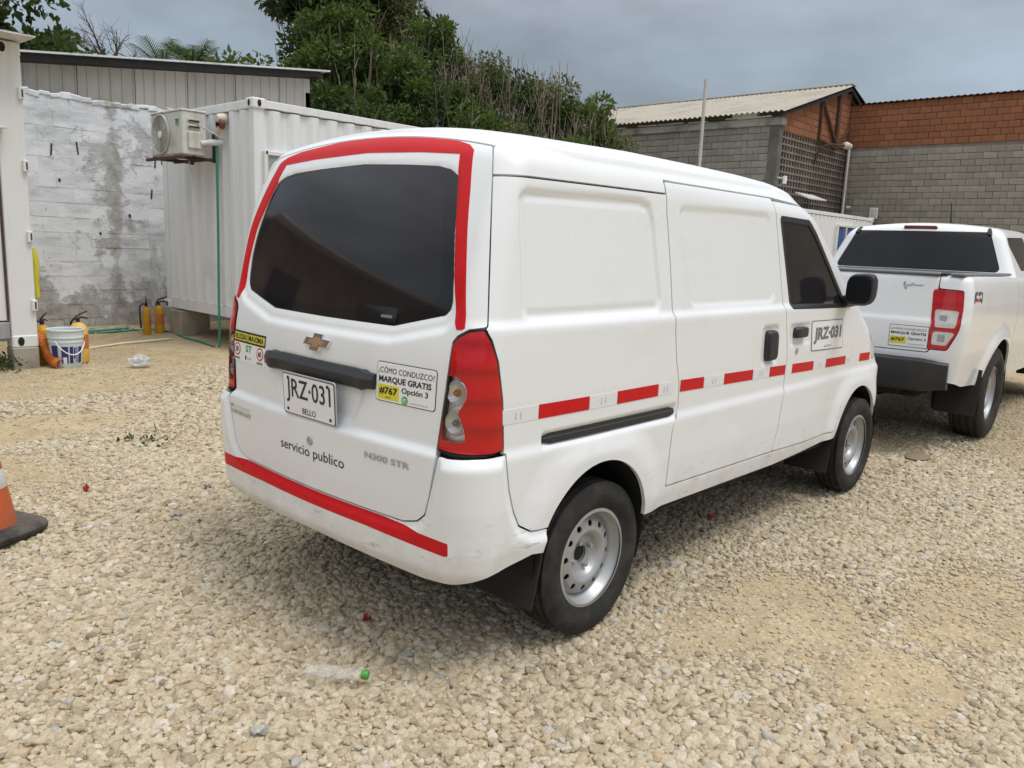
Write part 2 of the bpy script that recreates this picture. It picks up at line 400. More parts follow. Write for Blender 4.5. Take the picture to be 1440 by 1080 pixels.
def gravel_nodes():
    ng = bpy.data.node_groups.new('gravel', 'GeometryNodeTree'); ng.interface.new_socket('Geometry', in_out='INPUT', socket_type='NodeSocketGeometry'); ng.interface.new_socket('Geometry', in_out='OUTPUT', socket_type='NodeSocketGeometry')
    gi = ng.nodes.new('NodeGroupInput'); go = ng.nodes.new('NodeGroupOutput'); L = ng.links
    def nd(t, ins=None, **k):
        n = ng.nodes.new(t)
        for a, b_ in k.items(): setattr(n, a, b_)
        for a, b_ in (ins or {}).items():
            if hasattr(b_, 'node'): L.new(b_, n.inputs[a])
            else: n.inputs[a].default_value = b_
        return n
    g2i = nd('GeometryNodeGeometryToInstance')
    r_ = random.Random(3)
    for k in range(9):
        ico = nd('GeometryNodeMeshIcoSphere', {'Radius': 1.0, 'Subdivisions': 3})
        pos = nd('GeometryNodeInputPosition').outputs[0]
        off = nd('ShaderNodeVectorMath', {0: pos, 1: (k*7.3, k*3.1, k*5.7)}, operation='ADD').outputs[0]
        vor = nd('ShaderNodeTexVoronoi', {'Vector': off, 'Scale': 1.15}, feature='F1', distance='CHEBYCHEV')
        nz = nd('ShaderNodeTexNoise', {'Vector': off, 'Scale': 1.1, 'Detail': 2.0})
        a = nd('ShaderNodeMath', {0: vor.outputs['Distance'], 1: -.62}, operation='MULTIPLY').outputs[0]
        b_ = nd('ShaderNodeMath', {0: nz.outputs['Fac'], 1: .9}, operation='MULTIPLY').outputs[0]
        s_ = nd('ShaderNodeMath', {0: a, 1: b_}, operation='ADD').outputs[0]
        s2 = nd('ShaderNodeMath', {0: s_, 1: .82}, operation='ADD').outputs[0]
        v = nd('ShaderNodeVectorMath', {0: pos, 'Scale': s2}, operation='SCALE').outputs[0]
        v2 = nd('ShaderNodeVectorMath', {0: v, 1: (1.0+.35*r_.random(), .72+.25*r_.random(), .50+.28*r_.random())}, operation='MULTIPLY').outputs[0]
        sp = nd('GeometryNodeSetPosition', {'Geometry': ico.outputs[0], 'Position': v2})
        sm = nd('GeometryNodeSetShadeSmooth', {'Geometry': sp.outputs[0], 'Shade Smooth': True})
        st_ = nd('GeometryNodeSetMaterial', {'Geometry': sm.outputs[0], 'Material': M_stone}); L.new(st_.outputs[0], g2i.inputs[0])
    def na(name, t): return nd('GeometryNodeInputNamedAttribute', {'Name': name}, data_type=t).outputs[0]
    m2p = nd('GeometryNodeMeshToPoints', {'Mesh': gi.outputs[0]})
    inst = nd('GeometryNodeInstanceOnPoints', {'Points': m2p.outputs[0], 'Instance': g2i.outputs[0], 'Pick Instance': True, 'Instance Index': na('kind_no', 'INT'), 'Rotation': na('turn', 'FLOAT_VECTOR'), 'Scale': na('size', 'FLOAT')})
    L.new(inst.outputs[0], go.inputs[0]); return ng
gr = link('gravel', me, mats=[M_stone]); tag(gr, 'pale crushed stone gravel spread over the sandy yard', 'gravel', kind='stuff')
md = gr.modifiers.new('gravel', 'NODES'); md.node_group = gravel_nodes()

# ------------------------------------------------------------------ masonry helper: every block an object, alike blocks share a mesh
def block_meshes(name, bw, bh, bd, n=4, ch=.008, rough=.004):
    out = []; r_ = random.Random(hash(name) % 999)
    r_ = random.Random(len(name)*17+5)
    for k in range(n):
        V, F = cbox(bw, bd, bh, ch); V = [(a+r_.uniform(-rough, rough), b_+r_.uniform(-rough, rough)*.6, c+r_.uniform(-rough, rough)) for a, b_, c in V]
        me = bpy.data.meshes.new(name); me.from_pydata(V, [], F); me.update(); out.append(me)
    return out
def masonry(parent, name, L, z0, z1, bw, bh, mats, bd=.15, joint=.012, proud=.006, face=0.0, seen=None, limit=300, mask=None, uneven=.004, seed=1, rest_name=None, ch=.008):
    """running-bond wall along local x, front face at local y = face (towards -y). seen(x, z) -> larger = shows larger"""
    ms = block_meshes(name, bw-joint, bh-joint, bd, 4, ch); half = block_meshes(name, bw/2-joint, bh-joint, bd, 2, ch)
    for me in ms+half:
        for m_ in (mats if isinstance(mats, list) else [mats]): me.materials.append(m_)
    r_ = random.Random(seed); cells = []
    for j in range(int(round((z1-z0)/bh))):
        zc = z0+(j+.5)*bh; x = 0.0; first = (j % 2 == 1)
        while x < L-1e-6:
            w = bw/2 if (first and x == 0) else min(bw, L-x); h_ = w < bw*.75
            cx_ = x+w/2
            if w > bw*.3 and (mask is None or mask(cx_, zc)): cells.append((seen(cx_, zc) if seen else -cx_, cx_, zc, h_))
            x += w
    cells.sort(reverse=True)
    rest = MB()
    for i, (s_, cx_, zc, h_) in enumerate(cells):
        me = r_.choice(half if h_ else ms); off = (cx_+r_.uniform(-.004, .004), face+bd/2+r_.uniform(-uneven, uneven), zc+r_.uniform(-.003, .003))
        if i < limit:
            o = bpy.data.objects.new(name, me); C.objects.link(o); o.parent = parent; o.location = off; o.rotation_euler = (r_.uniform(-.008, .008), r_.uniform(-.006, .006), r_.uniform(-.012, .012))
        else: rest.add([(v.co.x+off[0], v.co.y+off[1], v.co.z+off[2]) for v in me.vertices], [tuple(p.vertices) for p in me.polygons])
    if rest.v: tag(obj(rest_name or name+'work', rest, mats, parent), kind='stuff')
def corr_sheet(mb, o, u, v, L, H, pitch, depth, n_dir, prof='trapezoid', top=None, bot=None, mi=0):
    """corrugated sheet: origin o, run u, height v (unit vectors), normal n_dir"""
    o, u, v, n_ = Vector(o), Vector(u), Vector(v), Vector(n_dir); pts = []
    k = 0; x = 0.0
    pr = {'trapezoid': [(0, 0), (.27, 0), (.5, 1), (.77, 1)], 'rib': [(0, 0), (.80, 0), (.85, 1), (.93, 1), (.98, 0)], 'wave': [(i/8, .5-.5*math.cos(2*math.pi*i/8)) for i in range(8)]}[prof]
    while x < L-1e-6:
        for a, d in pr:
            xx = x+a*pitch
            if xx > L: break
            pts.append((xx, d*depth))
        x += pitch
    pts.append((L, 0)); V = []
    for xx, d in pts:
        t_ = top(xx) if top else H; b0 = bot(xx) if bot else 0.0
        V += [o+u*xx+v*b0+n_*d, o+u*xx+v*t_+n_*d]
    mb.add(V, [(2*i, 2*i+2, 2*i+3, 2*i+1) for i in range(len(pts)-1)], mi); return mb

# ------------------------------------------------------------------ white-painted block wall at the back left
M_whitewall = weathered('white_washed_block', (.64, .65, .66), (.27, .245, .21), .50, .70, 2.6, rough=.9, bmp=.6, per_obj=.07, fine=.10, bscale=24)
def wall_paint():
    m, nt, b = new_mat('flaking_whitewash')
    tc_ = N(nt, 'ShaderNodeNewGeometry').outputs['Position']; sp = N(nt, 'ShaderNodeSeparateXYZ', {0: tc_})
    f1 = noise_fac(nt, 1.5, 9, .68, vec=tc_); f2 = noise_fac(nt, 6.5, 8, .72, vec=tc_); f3 = noise_fac(nt, 2.0, 7, .72, vec=tc_, stretch=(.75, .75, 2.2))
    low = N(nt, 'ShaderNodeMapRange', {'Value': sp.outputs['Z'], 'From Min': .05, 'From Max': .9, 'To Min': .30, 'To Max': 0.0}).outputs[0]
    # a damp, bare strip runs down the wall where a pillar stands behind it
    dx = N(nt, 'ShaderNodeMath', {0: N(nt, 'ShaderNodeMath', {0: N(nt, 'ShaderNodeMath', {0: sp.outputs['X'], 1: -2.42}, operation='ADD').outputs[0]}, operation='ABSOLUTE').outputs[0], 1: -1.5}, operation='MULTIPLY').outputs[0]
    stripe = N(nt, 'ShaderNodeMath', {0: N(nt, 'ShaderNodeMath', {0: dx, 1: .20}, operation='ADD').outputs[0], 1: 0.0}, operation='MAXIMUM').outputs[0]
    s = N(nt, 'ShaderNodeMath', {0: N(nt, 'ShaderNodeMath', {0: f1, 1: low}, operation='ADD').outputs[0], 1: stripe}, operation='ADD').outputs[0]
    s = N(nt, 'ShaderNodeMath', {0: s, 1: N(nt, 'ShaderNodeMath', {0: f2, 1: .55}, operation='MULTIPLY').outputs[0]}, operation='ADD').outputs[0]
    bare = ramp_node(nt, s, ((.83, 0.0), (.885, .6), (.95, 1.0))); grime = ramp_node(nt, f3, ((.46, 0.0), (.72, .85)))
    c = mixc(nt, grime, (.77, .785, .805), (.38, .385, .385)); c = mixc(nt, bare, c, ramp_node(nt, f2, ((.3, (.22, .205, .175)), (.62, (.50, .49, .47)))))
    oi = N(nt, 'ShaderNodeObjectInfo').outputs['Random']; c = mixc(nt, 1.0, c, N(nt, 'ShaderNodeMapRange', {'Value': oi, 'To Min': .93, 'To Max': 1.05}).outputs[0], 'MULTIPLY')
    nt.links.new(c, b.inputs['Base Color']); b.inputs['Roughness'].default_value = .92; b.inputs['Specular IOR Level'].default_value = .2
    bump(nt, b, N(nt, 'ShaderNodeMath', {0: f2, 1: bare}, operation='SUBTRACT').outputs[0], .6, .02); return m
M_wash = wall_paint()
M_hole0 = simple('open_joint_shadow', (.05, .045, .04), .95)
bw_ = thing('block_wall', 'white painted concrete block wall with flaking paint between the two nearest white containers', 'wall', (-9.0, 9.75, 0))
mb = MB(); mb.box((7.5, .0738, 1.52), (15, .14, 3.16)); obj('mortar', mb, M_wash, bw_)
masonry(bw_, 'block', 15.0, -.05, 3.13, .41, .2, M_wash, bd=.15, joint=.005, ch=.002, face=0.0, seen=lambda x, z: -abs(x-11.3)-.15*abs(z-1.6), limit=290, uneven=.003)
for wx, wz, hh in ((1.62, 2.45, .16), (1.95, 2.50, .17), (1.70, 2.05, .05), (3.02, 2.42, .17), (3.12, 2.47, .15), (2.62, 1.62, .05), (2.95, 1.95, .14), (2.2, 1.35, .04)):
    mb = MB(); mb.box((wx+9.0, .0, wz), (.022+.01*(hh < .06), .016, hh), .004, R3(0, .1*math.sin(wx*9), 0)); obj('open_joint', mb, M_hole0, bw_)
# a projecting half pillar edge and rough top course
r_ = random.Random(4); mb = MB()
for k in range(40):
    x = 9.8+k*.13; mb.box((x, .05, 3.15+r_.uniform(-.01, .03)), (.14, .13, .05+r_.uniform(0, .05)), .012, R3(r_.uniform(-.2, .2), r_.uniform(-.2, .2), 0))
tag(obj('mortar_crest', mb, M_wash, bw_), kind='stuff')

# metal-clad shed rising behind the wall
M_sheet = weathered('beige_sheet_metal', (.60, .565, .50), (.44, .39, .32), .52, .82, 1.6, rough=.55, rust=(.20, .11, .06), rust_lo=.72, bmp=.05, per_obj=.05)
M_roofdark = weathered('dark_roof_edge', (.016, .016, .018), (.04, .032, .026), .5, .8, rough=.6)
M_pale = weathered('pale_sheet_edge', (.62, .62, .60), (.35, .30, .24), .55, .8, rough=.6)
shed = thing('metal_shed', 'beige sheet metal shed wall with a thin sloping roof behind the white block wall', 'shed', (-9.0, 9.95, 0))
rooftop = lambda x: 3.57+(x-9.0-1.36)*.122     # local x; world x = x-9
for k in range(19):
    x0 = k*.79; mb = MB(); L_ = .80
    if x0 > 14.7: break
    L_ = min(L_, 14.81-x0)
    corr_sheet(mb, (x0, .0, 0), (1, 0, 0), (0, 0, 1), L_, 1, .158, .018, (0, -1, 0), 'rib', top=lambda a: rooftop(x0+a), bot=lambda a: 2.95)
    obj('wall_sheet', mb, M_sheet, shed)
mb = MB(); mb.box((14.77, 2.5, 1.9), (.08, 5.0, 3.9)); obj('end_wall', mb, M_sheet, shed)
def slab(mb, x0, x1, f0, f1, y0, y1, th): mb.add([(x0, y0, f0), (x1, y0, f1), (x1, y1, f1), (x0, y1, f0), (x0, y0, f0+th), (x1, y0, f1+th), (x1, y1, f1+th), (x0, y1, f0+th)], [(3, 2, 1, 0), (4, 5, 6, 7), (0, 1, 5, 4), (1, 2, 6, 5), (2, 3, 7, 6), (3, 0, 4, 7)]); return mb
obj('roof_fascia', slab(MB(), -1, 14.85, rooftop(-1)-.03, rooftop(14.85)-.03, -.30, 5.5, .085), M_roofdark, shed); obj('roof_sheet', slab(MB(), -1, 15.0, rooftop(-1)+.06, rooftop(15.0)+.06, -.34, 5.5, .025), M_pale, shed)

# ------------------------------------------------------------------ shipping containers
M_cont = weathered('container_white', (.75, .765, .775), (.55, .55, .53), .58, .85, 1.3, rough=.5, rust=(.30, .15, .07), rust_lo=.75, bmp=.06, fine=.02)
M_contA = weathered('container_cream', (.71, .715, .70), (.50, .48, .43), .55, .85, 1.1, rough=.5, rust=(.32, .19, .08), rust_lo=.74, bmp=.05, fine=.02)
M_hole = simple('shadowed_steel', (.02, .018, .016), .9)
M_conc = weathered('concrete_block', (.36, .33, .27), (.22, .19, .15), .45, .7, 4, rough=.95, bmp=.6, fine=.12, streak=False)
M_rust = weathered('rusty_steel', (.10, .055, .035), (.05, .03, .022), .45, .7, 8, rough=.85, bmp=.3, streak=False)
def casting(parent, x, y, z, mat, sx=1, sy=1, holes=('x', 'y')):
    mb = MB(); mb.box((x, y, z), (.178, .162, .118), .012); o = obj('corner_casting', mb, mat, parent)
    for h in holes:
        mb = MB(); n = 14; ax = .089 if h == 'x' else .081
        pts = [(.026*math.cos(2*math.pi*k/n), .040*math.sin(2*math.pi*k/n)) for k in range(n)]
        if h == 'x': mb.prism([(y+a, z+b_) for a, b_ in pts], x+sx*ax-.02*sx, x+sx*(ax+.0015), 'yz')
        else: mb.prism([(x+a, z+b_) for a, b_ in pts], y+sy*ax-.02*sy, y+sy*(ax+.0015), 'xz')
        obj('casting_hole', mb, M_hole, o)
def container(name, label, loc, L, Wd, H, mat, end_x=-1, front_y=-1, pitch=.27, depth=.048):
    """local frame: corner at origin, runs +x (length), +y (width); corrugated walls, rails, posts, castings"""
    t = thing('shipping_container', label, 'container', loc)
    pw = .12
    mb = MB(); corr_sheet(mb, (pw, .045, .16), (1, 0, 0), (0, 0, 1), L-2*pw, H-.28, pitch, depth, (0, -1, 0)); obj('side_wall', mb, mat, t)
    mb = MB(); corr_sheet(mb, (.045, pw, .16), (0, 1, 0), (0, 0, 1), Wd-2*pw, H-.28, pitch*.93, depth, (-1, 0, 0)); obj('end_wall', mb, mat, t)
    mb = MB(); mb.box((L/2, Wd/2, H/2), (L-.2, Wd-.2, H-.1)); obj('liner', mb, mat, t)
    mb = MB(); mb.box((L/2, Wd/2, H-.03), (L-.1, Wd-.1, .03)); obj('roof', mb, mat, t)
    for y in (.05, Wd-.05):
        mb = MB(); mb.box((L/2, y, H-.06), (L-.2, .09, .09), .006); obj('top_rail', mb, mat, t); mb = MB(); mb.box((L/2, y, .09), (L-.2, .09, .15), .006); obj('bottom_rail', mb, mat, t)
    for x in (.05, L-.05):
        mb = MB(); mb.box((x, Wd/2, H-.065), (.09, Wd-.2, .10), .006); obj('top_rail', mb, mat, t); mb = MB(); mb.box((x, Wd/2, .09), (.09, Wd-.2, .15), .006); obj('bottom_rail', mb, mat, t)
    for x in (.07, L-.07):
        for y in (.065, Wd-.065):
            mb = MB(); mb.box((x, y, H/2), (.135, .125, H-.2), .01); obj('corner_post', mb, mat, t)
            for z in (.062, H-.06): casting(t, x+.012*(1 if x < 1 else -1)*0+(.005 if x > 1 else -.005), y+(.004 if y > 1 else -.004), z, mat, -1 if x < 1 else 1, -1 if y < 1 else 1)
    return t
CB = container('b', 'white corrugated container with an air conditioner on its end wall', (2.68, 6.33, .36), 6.06, 2.44, 2.63, M_cont)
# window opening on its long side
mb = MB(); 
for (x, z, sx_, sz_) in ((.62, 2.02, 1.0, .05), (.62, 1.02, 1.0, .05), (.13, 1.52, .05, 1.05), (1.10, 1.52, .05, 1.05)): mb.box((x, .0, z), (sx_, .10, sz_), .006)
wf = obj('window_frame', mb, M_contA, CB); mb = MB(); mb.box((.62, -.015, 1.52), (.93, .02, .96)); obj('window_pane', mb, simple('dusty_pane', (.34, .36, .33), .25), wf)

CA = thing('shipping_container', 'white container cut off by the left picture edge, on a grey block', 'container', (.36, 6.55, .22))
# local frame: right edge at x=0, runs to -x; face towards -y
HA = 2.92; LA = 2.44
mb = MB(); mb.box((-.115, .06, HA/2), (.23, .12, HA-.22), .008); post = obj('corner_post', mb, M_contA, CA)
mb = MB(); mb.box((-LA+.115, .06, HA/2), (.23, .12, HA-.22), .008); obj('corner_post', mb, M_contA, CA)
for x in (-.115, -LA+.115):
    for z in (.06, HA-.06):
        mb = MB(); mb.box((x, .085, z), (.234, .19, .125), .012); o = obj('corner_casting', mb, M_contA, CA)
        n = 16; mb = MB(); mb.prism([(x-.04+.030*math.cos(2*math.pi*k/n), z+.046*math.sin(2*math.pi*k/n)) for k in range(n)], -.0115, .02, 'xz'); obj('casting_hole', mb, M_hole, o)
for z in (.42, 1.10, 1.78, 2.46):
    mb = MB(); mb.box((-.018, -.012, z), (.05, .05, .11), .006); lg = obj('hinge_lug', mb, M_contA, CA); mb = MB(); mb.box((-.012, -.0385, z), (.014, .004, .07)); obj('lug_slot', mb, M_rust, lg)
for k, (xa, xb) in enumerate(((-.245, -1.217), (-1.223, -2.195))):
    mb = MB(); mb.box(((xa+xb)/2, .055, HA/2+.06), (xa-xb-.006, .05, HA-.42), .006)
    d_ = obj('door_leaf', mb, M_contA, CA); mb = MB(); mb.box((xa-.006, .022, HA/2+.06), (.012, .012, HA-.44), .003); obj('door_gasket', mb, M_rust, d_)
    for xx in (xa-.35, xa-.8):
        mb = MB(); mb.tube([(xx, .0, .25), (xx, .0, HA-.2)], .017, 8); obj('locking_bar', mb, M_contA, d_, smooth=40)
mb = MB(); mb.box((-LA/2, .075, .17), (LA-.46, .10, .17), .01); obj('bottom_rail', mb, weathered('grey_rail', (.33, .34, .35), (.2, .17, .13), .5, .8, rough=.6), CA)
mb = MB(); mb.box((-LA/2, .075, HA-.09), (LA-.46, .10, .14), .01); obj('top_rail', mb, M_contA, CA)
mb = MB(); mb.box((-LA/2, 3.1, HA/2), (LA-.06, 5.9, HA-.1)); obj('liner', mb, M_contA, CA)
mb = MB(); corr_sheet(mb, (-.03, .16, .16), (0, 1, 0), (0, 0, 1), 5.8, HA-.28, .25, .03, (1, 0, 0)); obj('side_wall', mb, M_contA, CA)
# thin canopy plates bolted on: a roof flashing on top and a small drip ledge
mb = MB(); mb.add([(-LA, -.30, HA+.02), (.05, -.30, HA+.02), (.02, .42, HA+.015), (-LA, .42, HA+.015), (-LA, -.30, HA+.035), (.05, -.30, HA+.035), (.02, .42, HA+.10), (-LA, .42, HA+.10)], [(3, 2, 1, 0), (4, 5, 6, 7), (0, 1, 5, 4), (1, 2, 6, 5), (2, 3, 7, 6), (3, 0, 4, 7)]); obj('roof_flashing', mb, M_pale, CA)
mb = MB(); mb.box((-1.22, -.06, 2.12), (2.06, .16, .02), .004, R3(x=math.radians(8))); obj('drip_ledge', mb, M_pale, CA)
mb = MB(); mb.tube([(-.20, .45, HA+.02), (-.20, .45, HA+2.6)], .045, 10); pp = obj('utility_post', mb, weathered('cream_post', (.55, .49, .36), (.3, .24, .16)), None, smooth=40); pp.location = (.36, 6.55, .22); tag(pp, 'cream post rising above the roof of the left container', 'post')

# a row of the same yard buildings continues to the left, out of frame; the van's rear window mirrors it
M_brownsheet = weathered('brown_sheet_metal', (.30, .23, .17), (.16, .12, .09), .45, .75, 1.4, rough=.6)
sb = thing('site_office', 'brown corrugated site office with a door, mirrored in the rear window of the van', 'building', (-2.25, 6.25, 0))
mb = MB(); corr_sheet(mb, (-13.0, 0, 0), (1, 0, 0), (0, 0, 1), 13.0, 3.2, .25, .03, (0, -1, 0)); obj('front_wall', mb, M_brownsheet, sb)
mb = MB(); mb.box((-6.5, 1.5, 1.6), (12.96, 2.9, 3.2)); obj('core', mb, M_brownsheet, sb)
mb = MB(); mb.box((-6.45, 1.3, 3.26), (13.1, 3.6, .07)); obj('roof', mb, M_pale, sb)
mb = MB(); mb.box((-1.1, -.05, 1.2), (.9, .06, 2.3), .01); obj('door', mb, M_dark0, sb)
mb = MB(); mb.box((-5.4, -.05, 1.7), (1.2, .06, .9), .01); obj('window', mb, M_dark0, sb)

# ------------------------------------------------------------------ warehouse on the right
M_block = weathered('grey_concrete_block', (.34, .32, .275), (.20, .185, .155), .42, .75, .55, rough=.95, bmp=.5, per_obj=.12, fine=.10)
M_clay = weathered('orange_clay_block', (.315, .122, .056), (.18, .10, .07), .44, .74, .9, rough=.9, bmp=.4, per_obj=.13, fine=.08)
M_mortar = weathered('mortar', (.26, .245, .21), (.16, .15, .13), .4, .7, 2, rough=.95)
M_claymortar = weathered('clay_wall_mortar', (.30, .14, .075), (.33, .27, .21), .5, .8, 2, rough=.95)
M_fibro = weathered('fibre_cement_roof', (.40, .37, .31), (.24, .22, .18), .5, .8, .8, rough=.9, bmp=.2)
wh = thing('warehouse', 'tall warehouse with grey block walls, orange clay brick upper part and a corrugated roof', 'building', (0, 0, 0))
XA, XB, YC = 20.9, 26.2, 8.45
# long wall facing the yard, bricks above blocks (plane x = XB, runs towards -y)
w3 = bpy.data.objects.new('rear_wall', None); C.objects.link(w3); w3.parent = wh; w3.location = (XB, YC, 0); w3.rotation_euler = (0, 0, -math.pi/2); w3.empty_display_size = .1
mb = MB(); mb.box((11, .12, 2.55), (22, .16, 5.1)); obj('mortar', mb, M_mortar, w3)
masonry(w3, 'block', 22.0, 0.0, 5.1, .40, .20, M_block, bd=.15, joint=.011, seen=lambda x, z: -max(0, x-5.9)*3-max(0, 2.6-z)*2, limit=280, uneven=.006)
mb = MB(); mb.box((11, .12, 5.83), (22, .16, 1.46)); obj('brick_mortar', mb, M_claymortar, w3)
masonry(w3, 'brick', 22.0, 5.1, 6.5, .34, .20, M_clay, bd=.15, joint=.012, seen=lambda x, z: -x, limit=170, uneven=.008, rest_name='brickwork')
mb = MB(); corr_sheet(mb, (-.2, -.12, 6.50), (1, 0, 0), (0, 1, -.10), 22, 2.5, .18, .05, (0, 0, 1), 'wave'); 
obj('roof_edge', mb, M_roofdark, w3)
# block wall with the eave (plane x = XA, runs towards +y)
w1 = bpy.data.objects.new('eave_wall', None); C.objects.link(w1); w1.parent = wh; w1.location = (XA, YC+9.6, 0); w1.rotation_euler = (0, 0, -math.pi/2); w1.empty_display_size = .1
mb = MB(); mb.box((4.8, .12, 2.6), (9.6, .16, 5.2)); obj('mortar', mb, M_mortar, w1)
masonry(w1, 'block', 9.6, 0.0, 5.2, .40, .20, M_block, bd=.15, joint=.011, seen=lambda x, z: -max(0, 3.6-x)*3-max(0, 2.2-z)*2, limit=290, uneven=.006)
mb = MB(); mb.box((4.75, .06, 5.31), (9.9, .30, .22), .02); obj('ring_beam', mb, weathered('stained_beam', (.42, .41, .38), (.17, .15, .13), .45, .65, 1.2), w1)
mb = MB(); 
r_ = random.Random(9)
for k in range(9): 
    x = 1.0+k*1.0+r_.uniform(-.2, .2); mb.box((x, -.06, 5.43+r_.uniform(0, .03)), (r_.uniform(.5, 1.1), .2, .03), .004, R3(0, r_.uniform(-.02, .02), r_.uniform(-.05, .05)))
tag(obj('eave_flashing', mb, M_pale, w1), kind='stuff')
mb = MB(); mb.box((8.5, -.05, 5.52), (.8, .22, .16), .02); obj('gutter_box', mb, M_pale, w1)
mb = MB(); mb.box((9.45, .10, 2.65), (.34, .24, 5.3), .02); obj('corner_pillar', mb, weathered('dark_pillar', (.16, .15, .13), (.07, .065, .06), .4, .7, 1.5), w1)
# pierced block wall under the gable (plane y = YC)
w2 = bpy.data.objects.new('pierced_wall', None); C.objects.link(w2); w2.parent = wh; w2.location = (XA, YC, 0); w2.empty_display_size = .1
M_pierce = weathered('pierced_block', (.225, .195, .16), (.115, .10, .085), .42, .72, .8, rough=.95)
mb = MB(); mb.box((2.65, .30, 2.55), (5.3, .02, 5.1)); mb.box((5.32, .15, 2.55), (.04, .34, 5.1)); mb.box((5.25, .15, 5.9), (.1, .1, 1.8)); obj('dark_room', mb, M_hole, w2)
mb = MB()
zz = .1
for j in range(25):
    z = .1+j*.2; mb.box((2.7, .10, z), (5.3, .16, .055))
    for k in range(27):
        for q in (0,):
            mb.box((.1+k*.2, .105, z+.1), (.065, .13, .146))
tag(obj('lattice_blocks', mb, M_pierce, w2), kind='stuff')
mb = MB(); mb.prism([(0, 5.06), (5.3, 5.06), (5.3, 6.82), (4.7, 6.88), (0, 5.46)], .02, .14, 'xz'); obj('gable_mortar', mb, M_claymortar, w2)
gtop = lambda x: 5.46+min(x, 4.7)/4.7*1.42
masonry(w2, 'brick', 5.3, 5.07, 6.87, .34, .20, M_clay, bd=.12, joint=.012, seen=lambda x, z: -x, limit=120, mask=lambda x, z: z+.10 < gtop(x-.1), uneven=.006)
mb = MB()
for a, b_, t_ in (((4.15, 5.05), (4.15, 6.80), .16), ((2.75, 5.15), (2.75, 6.25), .07), ((2.85, 6.25), (4.1, 5.15), .09), ((2.7, 5.12), (4.2, 4.98), .07), ((4.2, 5.1), (5.2, 5.75), .06)):
    v = Vector((b_[0]-a[0], 0, b_[1]-a[1])); L_ = v.length; mb.box(((a[0]+b_[0])/2, -.06, (a[1]+b_[1])/2), (t_, .08, L_), .006, R3(y=math.atan2(v.x, v.z)))
obj('steel_truss', mb, M_rust, w2)
# roof slopes
mb = MB(); sl = Vector((4.72, 0, 1.42)); corr_sheet(mb, (-.35, -.25, 5.52), (0, 1, 0), (sl.x/4.72*1.0, 0, sl.z/4.72), 11.5, 5.1, .177, .05, (-.28, 0, .96), 'wave'); obj('roof_slope', mb, M_fibro, w2)
mb = MB(); corr_sheet(mb, (4.70, -.25, 7.02), (0, 1, 0), (1, 0, -.30), 11.5, 5.0, .177, .05, (.28, 0, .96), 'wave'); obj('roof_slope', mb, M_roofdark, w2)
mb = MB(); mb.prism([(-.35, 5.46), (4.72, 6.98), (5.6, 6.62), (5.6, 6.55), (4.72, 6.88), (-.35, 5.38)], -.20, -.12, 'xz'); obj('barge_board', mb, M_roofdark, w2)
mb = MB()
for k in range(34): mb.box((4.72, -.1+k*.34, 7.07), (.34, .31, .05), .01, R3(0, .05, 0))
tag(obj('ridge_tiles', mb, M_fibro, w2), kind='stuff')
mb = MB(); mb.add([(1.2, 8.2, 6.03), (2.3, 8.2, 6.36), (2.3, 8.75, 6.36), (1.2, 8.75, 6.03)], [(0, 1, 2, 3)]); mb.add([(1.2, 8.2, 6.07), (2.3, 8.2, 6.40), (2.3, 8.75, 6.40), (1.2, 8.75, 6.07)], [(0, 1, 2, 3)]); obj('rooflight', mb, M_white0, w2)

# fittings on the warehouse walls
M_pvc = weathered('grey_pvc', (.52, .51, .48), (.36, .33, .28), .5, .8, rough=.5)
mb = MB(); mb.tube([(0, -.1, 0), (0, -.1, 5.0), (0, -.02, 5.12)], .042, 10); dp = obj('drain_pipe', mb, M_pvc, None, smooth=40); dp.location = (25.75, 8.30, 0); tag(dp, 'pale drain pipe running up the inner corner of the warehouse', 'pipe')
t = thing('wall_lamp', 'lamp on a dark arm sticking out below the clay brick gable', 'lamp', (23.6, 8.45, 4.85))
mb = MB(); mb.tube([(0, 0, -.5), (0, -.12, .0), (.2, -.35, .10), (1.1, -.5, .16)], .035, 8); obj('arm', mb, M_rust, t, smooth=40)
mb = MB(); mb.lathe([(0, -.1), (.09, -.06), (.12, .05), (.10, .35), (.0, .5)], (0, 0, 0), 'x', 14); hd = obj('lamp_head', mb, M_pale, t, smooth=50); hd.location = (1.15, -.5, .17)
t = thing('floodlight', 'flat pale panel light fixed to the pierced block wall', 'light', (22.2, 8.40, 3.30)); mb = MB(); mb.box((.7, -.25, -.04), (1.35, .50, .05), .01, R3(x=.35)); obj('panel', mb, M_pale, t); mb = MB(); mb.tube([(.7, .02, 0), (.7, -.2, -.03)], .03, 8); obj('bracket', mb, M_rust, t)
t = thing('security_camera', 'small white camera high beside the pierced wall corner', 'camera', (21.0, 8.2, 3.62)); mb = MB(); mb.lathe([(0, -.12), (.06, -.1), (.07, .1), (.0, .12)], axis='z', n=14); obj('housing', mb, M_white0, t, smooth=50); mb = MB(); mb.tube([(0, 0, .05), (0, .25, .08)], .02, 8); obj('bracket', mb, M_pale, t)
t = thing('junction_box', 'white square box on the grey block wall above the pickup', 'box', (26.14, 7.28, 2.93)); mb = MB(); mb.box((-.05, 0, 0), (.10, .26, .36), .01); obj('casing', mb, M_white0, t); mb = MB(); mb.box((-.104, 0, 0), (.01, .20, .28), .003); obj('lid', mb, M_pale, t)
t = thing('security_camera', 'small bullet camera on the drain pipe low in the corner', 'camera', (25.95, 8.1, 3.12)); mb = MB(); mb.lathe([(0, -.1), (.05, -.08), (.05, .1), (0, .12)], axis='x', n=12); obj('housing', mb, M_pale, t, smooth=50)
